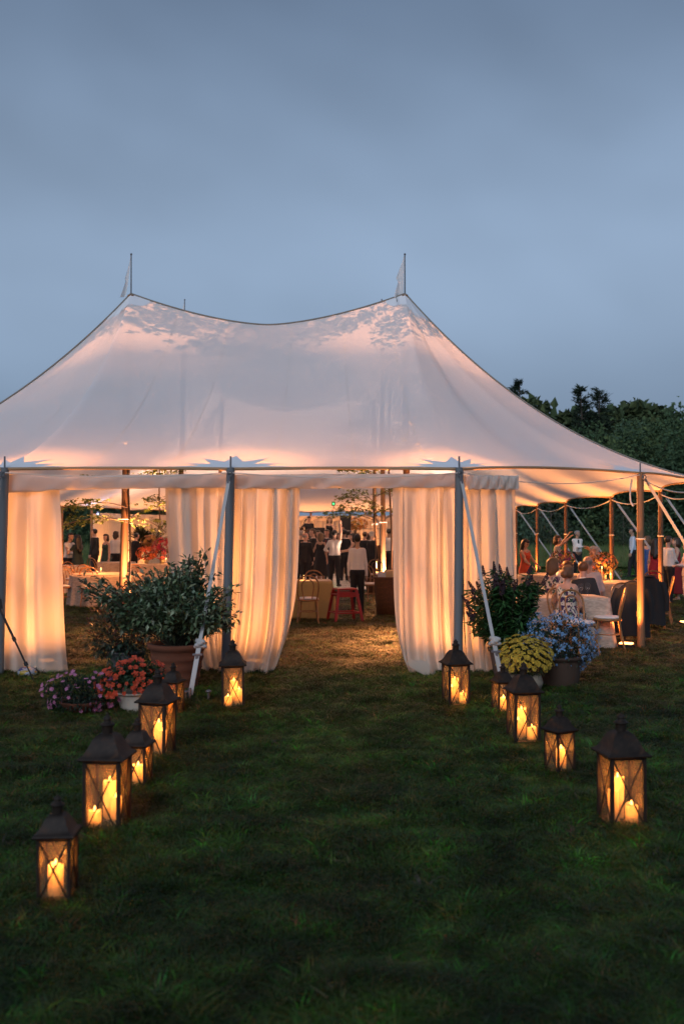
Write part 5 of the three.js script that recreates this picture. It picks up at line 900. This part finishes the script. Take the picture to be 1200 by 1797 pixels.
// glasses, table candles and flowers
const glassMat = phys([1, 1, 1], 0.03, { transmission: 1, thickness: 0 });
const glassGeo = lathe([[0.001, 0], [0.034, 0.002], [0.032, 0.006], [0.005, 0.012], [0.0045, 0.085], [0.02, 0.1], [0.036, 0.125], [0.039, 0.155], [0.032, 0.2]], 16);
const tumbler = lathe([[0.001, 0], [0.03, 0.001], [0.036, 0.09]], 14);
[[1018, 14.75, 0, 'stemmed water glass on the near table, left of the darker one'], [1030, 14.85, 0, 'stemmed glass on the near table, against the dark jacket'], [1074, 18.9, 0, 'stemmed glass on the round table, nearest to the candle'], [1081, 19.2, 0, 'stemmed glass on the round table, second from the right'], [1087, 18.9, 0, 'stemmed glass standing farthest right on the round table'], [1063, 18.8, 1, 'low tumbler on the round table below the candle'], [1003, 22.2, 0, 'stemmed glass beside the red candle holder'], [546, 19.45, 1, 'left tumbler on the table in the middle entrance'], [554, 19.4, 1, 'right tumbler on the table in the middle entrance'], [180, 22.6, 0, 'left stemmed glass on the left round table'], [198, 22.8, 0, 'right stemmed glass on the left round table'], [196, 30.8, 0, 'stemmed glass on the far left table']].forEach(([c, d, k, l]) => solo('drinking_glass', k ? tumbler : glassGeo, glassMat, l, 'glass', null, [X(c, d), 0.7605, -d]));
function taper(c, d, h, label, y = 0.757, cd = 0.5) {
  const x = X(c, d), t = solo('table_candle', lathe([[0.001, 0], [0.013, 0], [0.011, h], [0.001, h + 0.004]], 10), waxMat, label, 'candle', null, [x, y, -d]);
  part('flame', lathe([[0, 0], [0.009, 0.012], [0.008, 0.022], [0.004, 0.04], [0, 0.055]], 8).translate(0, h + 0.006, 0), flameMat, t);
  const l = new THREE.PointLight(FLAME, cd); l.name = 'candle_light'; l.position.set(x, y + h + 0.025, -d); l.castShadow = true; l.shadow.radius = 0.5; scene.add(l);
}
taper(1055, 19.2, 0.24, 'tall lit taper candle on the right round table');
taper(1070, 19.5, 0.1, 'short lit candle behind the glasses on the right round table');
taper(1000, 22.6, 0.1, 'lit candle in the middle of the table with purple flowers');
taper(965, 22.3, 0.16, 'lit candle left of the purple flowers');
taper(178, 22.7, 0.08, 'lit candle on the left round table, left of the pole');
taper(252, 29.4, 0.1, 'lit candle at the left end of the flower buffet');
taper(292, 29.3, 0.12, 'lit candle at the right end of the flower buffet');
taper(533, 19.6, 0.05, 'low lit candle on the ochre table beside the curtain edge');
const votive = phys([0.75, 0.06, 0.04], 0.2, { transmission: 0.6 });
solo('candle_holder', lathe([[0.001, 0], [0.05, 0.002], [0.055, 0.11]], 16), votive, 'red glass candle holder on the table with purple flowers', 'candle holder', null, [X(997, 22.4), 0.757, -22.4]);
function bouquet(name, c, d, y, w, h, cols, label, leaf = [0.03, 0.055, 0.02], seed = 1, size = 0.035) {
  reseed(seed); const t = thing(name, label, 'flowers', [X(c, d), y, -d]), s = new Soup(), f = new Soup();
  part('vase', lathe([[0.001, 0], [0.05, 0], [0.07, 0.05], [0.055, 0.12], [0.06, 0.13]], 16), stoneMat, t);
  for (let i = 0; i < 220; i++) { const v = rdir(), R = Math.sqrt(rnd()); s.leaf(V(v.x * w * R, 0.12 + h * (0.5 + v.y * 0.5 * R), v.z * w * R), v.clone().add(rdir()), V(0, 1, 0), 0.08, 0.035, vary(leaf, 0.4)); }
  for (let i = 0; i < 130; i++) { const v = rdir(); f.flower(V(v.x * w, 0.13 + h * (0.5 + v.y * 0.5), v.z * w), v, rr(0.7, 1.3) * size, vary(cols[Math.floor(rnd() * cols.length)], 0.3), 5, 0.4); }
  part('foliage', s.geo(), leafMat, t, 'stuff'); part('blossoms', f.geo(), petalMat, t, 'stuff');
}
bouquet('centrepiece', 1057, 19.6, 0.757, 0.27, 0.42, [[0.6, 0.25, 0.04], [0.55, 0.14, 0.05], [0.5, 0.3, 0.1]], 'orange flower centrepiece on the right round table', [0.06, 0.06, 0.02], 301);
bouquet('centrepiece', 986, 22.6, 0.757, 0.28, 0.4, [[0.2, 0.05, 0.2], [0.3, 0.1, 0.12], [0.4, 0.2, 0.08]], 'dark purple and amber flowers on the farther round table', [0.03, 0.04, 0.02], 302);
bouquet('buffet_flowers', 258, 29.4, 0.757, 0.3, 0.36, [[0.7, 0.16, 0.03], [0.62, 0.1, 0.04]], 'orange flowers at the left of the buffet', [0.06, 0.05, 0.02], 303, 0.05);
bouquet('buffet_flowers', 286, 29.5, 0.757, 0.3, 0.62, [[0.55, 0.02, 0.03], [0.4, 0.02, 0.08], [0.6, 0.3, 0.25]], 'tall deep red flowers at the right of the buffet', [0.05, 0.05, 0.02], 304, 0.055);
bouquet('bar_flowers', 623, 43.8, 1.62, 0.55, 0.5, [[0.55, 0.3, 0.04], [0.5, 0.2, 0.04]], 'yellow orange flowers on the pedestal beside the arch', [0.07, 0.06, 0.02], 305, 0.07);
bouquet('bar_flowers', 264, 37.6, 1.0, 0.34, 0.4, [[0.5, 0.26, 0.05], [0.4, 0.14, 0.04]], 'amber flowers on the wooden console, left opening', [0.05, 0.05, 0.02], 306, 0.06);
solo('flower_pedestal', merge([cyl(0.2, 0.22, 0.04, 0, 0.02, 0), cyl(0.08, 0.1, 1.56, 0, 0.82, 0), cyl(0.2, 0.16, 0.04, 0, 1.6, 0)]), stoneMat, 'slim pale pedestal carrying yellow orange flowers by the bar', 'pedestal', null, [X(623, 43.8), 0, -43.8]);
// wooden console with potted palm and fern, left opening
{
  const c = longTable(X(262, 38), 38, 1.9, 0.5, 0, 'wooden console table with a potted palm, left opening', null, null, 1.0);
  reseed(310);
  const palm = (x, d, n, L, col, label, w) => { const t = thing('potted_palm', label, 'potted plant', [x, 1.0, -d]), s = new Soup(); part('pot', pot(0.13, 0.18, 0.26), terraMat, t); for (let i = 0; i < n; i++) { const a = rnd() * 6.283, e = rr(0.3, 1.4), dir = V(Math.cos(a) * Math.cos(e), Math.sin(e), Math.sin(a) * Math.cos(e)), l = L * rr(0.6, 1); for (let k = 0; k < 12; k++) { const u = (k + 1) / 12, p = dir.clone().multiplyScalar(u * l).add(V(0, 0.26 - 0.3 * u * u * l * Math.cos(e), 0)); for (const q of [-1, 1]) s.leaf(p, dir.clone().add(V(-dir.z * q * 1.2, -0.2, dir.x * q * 1.2)), V(0, 1, 0), w * 2.4, w * 0.5, vary(col, 0.3)); } } part('fronds', s.geo(), leafMat, t, 'stuff'); };
  palm(X(250, 38), 38, 46, 0.72, [0.035, 0.05, 0.025], 'dark bushy potted palm at the left of the console', 0.09);
  palm(X(275, 38), 38, 26, 0.85, [0.06, 0.06, 0.035], 'feathery potted fern at the right of the console', 0.06);
}
// ---------------------------------------------------------------- middle entrance: stool, basket, dance floor, band, bar
{
  const red = std([0.3, 0.012, 0.012], 0.45), t = thing('red_stool', 'red four-legged stool with cross rails standing in the middle entrance', 'stool', [X(605, 18.8), 0, -18.8], 0.3), hT = 0.17, hB = 0.27, H = 0.64;
  part('seat', rbox(0.38, 0.035, 0.38, 0.01, 0, H, 0), red, t);
  const cs = [[1, 1], [1, -1], [-1, -1], [-1, 1]], P = (k, y) => { const r = lerp(hB, hT, y / H); return [cs[k][0] * r, y, cs[k][1] * r]; };
  for (let k = 0; k < 4; k++) { part('leg', bar(P(k, 0), P(k, H - 0.02), 0.05, 0.034), red, t); part('rail', bar(P(k, 0.2), P((k + 1) % 4, 0.2), 0.026, 0.02), red, t); part('apron', bar(P(k, H - 0.1), P((k + 1) % 4, H - 0.1), 0.09, 0.018), red, t); }
  const b = thing('wicker_basket', 'tall brown wicker basket beside the right entrance curtain', 'basket', [X(683, 20.3), 0, -20.3]); part('body', basket(0.26, 0.31, 0.78), wickerMat, b); part('rim', new THREE.TorusGeometry(0.31, 0.022, 8, 36).rotateX(Math.PI / 2).translate(0, 0.78, 0), wickerMat, b);
  solo('folded_blanket', merge([rbox(0.36, 0.2, 0.12, 0.04, 0.02, 0.84, 0.05), rbox(0.3, 0.16, 0.1, 0.04, 0.04, 0.83, -0.1)]), std([0.5, 0.36, 0.2], 0.95), 'tan folded blanket sticking out of the tall wicker basket', 'blanket', null, [X(686, 20.3), 0, -20.3], 0.2);
  solo('paper_card', rbox(0.16, 0.12, 0.01, 0.003, -0.16, 0.84, 0.14).rotateX(0.0), std([0.5, 0.52, 0.55], 0.8), 'grey white card at the left rim of the tall wicker basket', 'card', null, [X(683, 20.3), 0, -20.3]);
  // dance floor of square boards
  const f = thing('dance_floor', 'pale square-panelled dance floor under the dancers', 'dance floor', [-1.6, 0, -33.5]), tone = [0, 1, 2].map((i) => std([0.62 + i * 0.03, 0.55 + i * 0.03, 0.48 + i * 0.03], 0.35, { map: null }));
  part('edge', merge([box(6.5, 0.05, 0.1, 0, 0.025, 5.05), box(6.5, 0.05, 0.1, 0, 0.025, -5.05), box(0.1, 0.05, 10, 3.2, 0.025, 0), box(0.1, 0.05, 10, -3.2, 0.025, 0)]), steel, f);
  const pg = box(0.994, 0.05, 0.994); reseed(4); for (let i = 0; i < 6; i++) for (let j = 0; j < 10; j++) { const m = part('panel', pg, tone[Math.floor(rnd() * 3)], f); m.position.set(-2.6 + i * 1.04, 0.026, -4.5 + j); }
  const s = thing('stage', 'low dark stage under the band at the back of the tent', 'stage', [-1.6, 0, -43.2]); part('deck', box(6, 0.06, 3.4, 0, 0.565, 0), std([0.03, 0.03, 0.03], 0.7), s); part('skirt', gridGeo(120, 1, (u, v) => V(-3 + 6 * u, 0.535 * (1 - v), 1.68 + 0.02 * Math.sin(u * 260))), jacketMat, s);
  const sp = thing('loudspeaker', 'black loudspeaker on a stand right of the singer', 'loudspeaker', [X(606, 42.4), 0.6, -42.4]); part('cabinet', rbox(0.46, 0.68, 0.42, 0.03, 0, 1.42, 0), blackMat, sp); part('grille', rbox(0.4, 0.6, 0.02, 0.005, 0, 1.42, 0.212), std([0.02, 0.02, 0.02], 0.95), sp); part('stand', merge([cyl(0.018, 0.018, 1.1, 0, 0.55, 0, 8)]), steel, sp); for (let k = 0; k < 3; k++) part('leg', bar([0, 0.45, 0], [Math.cos(k * 2.1) * 0.35, 0, Math.sin(k * 2.1) * 0.35], 0.012, 0.012, 6), steel, sp);
  const ms = thing('microphone_stand', 'microphone on a slanted boom left of the guitarist', 'microphone stand', [X(524, 41.8), 0.6, -41.8]); part('base', cyl(0.14, 0.15, 0.03, 0, 0.015, 0), blackMat, ms); part('pole', bar([0, 0.03, 0], [0, 1.1, 0], 0.01, 0.01, 6), blackMat, ms); part('boom', bar([-0.05, 1.0, 0], [0.28, 1.52, 0.05], 0.011, 0.011, 6), blackMat, ms); part('microphone', new THREE.CapsuleGeometry(0.028, 0.09, 4, 10).rotateZ(-0.6).translate(0.3, 1.56, 0.06), blackMat, ms);
  const gt = thing('electric_guitar', 'dark guitar held by the musician on the stage', 'guitar', [X(542, 42.2), 0.6, -41.98], 0.2); { const sh = new THREE.Shape(); sh.moveTo(0, -0.19); sh.bezierCurveTo(0.2, -0.22, 0.2, -0.02, 0.12, 0); sh.bezierCurveTo(0.18, 0.08, 0.12, 0.2, 0.03, 0.16); sh.lineTo(-0.03, 0.16); sh.bezierCurveTo(-0.12, 0.2, -0.18, 0.08, -0.12, 0); sh.bezierCurveTo(-0.2, -0.02, -0.2, -0.22, 0, -0.19); part('body', new THREE.ExtrudeGeometry(sh, { depth: 0.04, bevelSize: 0.006, bevelThickness: 0.006, bevelSegments: 2 }).rotateZ(1.1).translate(0.05, 1.02, 0.02), std([0.05, 0.012, 0.01], 0.3), gt); part('neck', bar([-0.02, 1.05, 0.05], [-0.6, 1.33, 0.05], 0.05, 0.02), tableWood, gt); }
  const am = thing('amplifier', 'small black amplifier on the stage behind the dancers', 'amplifier', [X(560, 42.8), 0.6, -42.8]); part('cabinet', rbox(0.5, 1.25, 0.3, 0.02, 0, 0.625, 0), blackMat, am); part('grille', rbox(0.44, 0.55, 0.01, 0.004, 0, 0.85, 0.152), std([0.02, 0.02, 0.02], 0.95), am);
  // bar, arches
  const bar0 = thing('wooden_bar', 'brown wooden bar counter at the back right of the tent', 'bar counter', [X(672, 43.6), 0, -43.6]); part('front', box(2.4, 1.02, 0.06, 0, 0.51, 0.3), tableWood, bar0); part('counter', rbox(2.55, 0.05, 0.7, 0.012, 0, 1.045, 0), tableWood, bar0); for (const e of [-1, 1]) part('side', box(0.05, 1.02, 0.57, e * 1.174, 0.51, -0.015), tableWood, bar0);
  const gray = std([0.33, 0.31, 0.29], 0.8);
  const arch = (c, label) => { const a = thing('arched_shelf', label, 'shelf', [X(c, 45.0), 0, -45.0]), r = 0.68; part('frame', merge([new THREE.TorusGeometry(r, 0.045, 8, 30, Math.PI).translate(0, 1.75, 0), cyl(0.045, 0.045, 1.75, -r, 0.875, 0, 8), cyl(0.045, 0.045, 1.75, r, 0.875, 0, 8)]), gray, a); for (const y of [0.9, 1.35, 1.8]) part('shelf', box(2 * r - 0.09, 0.035, 0.25, 0, y, -0.08), gray, a); return a; };
  arch(641, 'grey arched shelf frame behind the yellow flowers'); arch(693, 'grey arched shelf frame behind the bartender');
}
// stage lamps clamped to poles: one white, one green
{
  const led = (x, y, d, c, label, col) => { const t = thing('stage_lamp', label, 'lamp', [x, y, -d]); part('can', cyl(0.07, 0.08, 0.16, 0, 0, -0.09, 14).rotateX(0), blackMat, t); part('glowing_lens', new THREE.SphereGeometry(0.026, 12, 8), new THREE.MeshStandardMaterial({ color: rgb(0.1, 0.1, 0.1), emissive: rgb(...c), emissiveIntensity: 6 }), t); part('clamp', bar([0, 0, -0.1], [0, -0.25, -0.12], 0.03, 0.03), steel, t); const l = new THREE.PointLight(rgb(...c), col); l.name = 'lamp_light'; l.position.set(x, y, -d); l.castShadow = true; l.shadow.radius = 3; scene.add(l); };
  led(X(172, 37.5), 1.75 + 28 / 1747 * 37.5, 37.5, [0.55, 0.65, 1], 'small blue-white stage lamp among the maple leaves', 2.5); led(X(585, 38.6), 1.75 + 46 / 1747 * 38.6, 38.6, [0.02, 0.7, 0.16], 'small green stage lamp above the singer', 1.2);
}
// ---------------------------------------------------------------- small things on the grass
{
  const t = thing('light_stand', 'slanted leg of a black telescopic stand at the left edge, standing on the grass', 'light stand', [X(-60, 11.3), 0, -11.3]), foot = [X(66, 11.2) - X(-60, 11.3), 0.0, 0.1], hub = [0, 1.68, 0], P = (k) => [lerp(hub[0], foot[0], k), lerp(hub[1], foot[1], k), lerp(hub[2], foot[2], k)];
  for (const k of [[foot, 0], [[-0.6, 0, 0.5], 1], [[-0.4, 0, -0.7], 2]]) { const Q = (u) => hub.map((h, i) => lerp(h, k[0][i], u)), lg = part('leg', merge([bar(Q(0), Q(0.7), 0.014, 0.014, 8), bar(Q(0.68), Q(0.86), 0.011, 0.011, 8), bar(Q(0.85), Q(1), 0.008, 0.008, 8)]), blackMat, t); for (const u of [0.69, 0.855]) part('lock_ring', bar(Q(u - 0.012), Q(u + 0.012), 0.022, 0.022, 10), blackMat, lg); }
  part('hub', merge([cyl(0.035, 0.035, 0.14, 0, 1.68, 0, 12), cyl(0.014, 0.014, 0.4, 0, 1.85, 0, 10)]), blackMat, t);
  const x0 = X(0, 11.3) - X(-60, 11.3); part('handle', merge([bar([0.02, 1.7, 0.05], [x0, 1.19, 0.05], 0.008, 0.008, 6), bar([x0 - 0.02, 1.2, 0.05], [x0 + 0.035, 0.92, 0.05], 0.009, 0.009, 8), bar([x0 + 0.028, 0.97, 0.05], [x0 + 0.045, 0.86, 0.05], 0.016, 0.016, 8)]), blackMat, t);
  reseed(60);
  const bagTex = noiseTex(128, (u, v) => { const a = fbm(u * 9, v * 9, 4, 9), b = fbm(u * 11 + 3, v * 11, 3, 11); return a > 0.56 ? [0.12, 0.2, 0.42] : b > 0.6 ? [0.6, 0.5, 0.1] : [0.6, 0.62, 0.66]; }, true);
  const g = new THREE.SphereGeometry(0.1, 36, 24), p = g.attributes.position; for (let i = 0; i < p.count; i++) { const v = V().fromBufferAttribute(p, i), n = 1 + 0.35 * (fbm(v.x * 22 + 9, v.y * 22 + v.z * 17, 3) - 0.5); p.setXYZ(i, v.x * n * 1.15, Math.max(-0.07, v.y * n * 0.7), v.z * n); } g.computeVertexNormals();
  solo('plastic_bag', g.translate(0, 0.07, 0), phys([1, 1, 1], 0.3, { map: bagTex }), 'crumpled blue and white plastic bag at the foot of the left curtain', 'bag', null, [X(50, 11.75), 0, -11.75]);
  [[327, 9.95, 'left tent peg with a round head beside the strap on the grass'], [367, 9.98, 'right tent peg with a round head beside the strap on the grass']].forEach(([c, d, l]) => { const k = thing('tent_peg', l, 'peg', [X(c, d), 0, -d]); part('shaft', cyl(0.013, 0.011, 0.13, 0, 0.065, 0, 10), steel, k); part('head', lathe([[0.001, 0.125], [0.028, 0.128], [0.03, 0.14], [0.018, 0.152], [0.001, 0.154]], 14), steel, k); });
}
scene.traverse((o) => { if (o.isMesh) { o.castShadow = true; o.receiveShadow = true; } });
renderer.render(scene, camera);
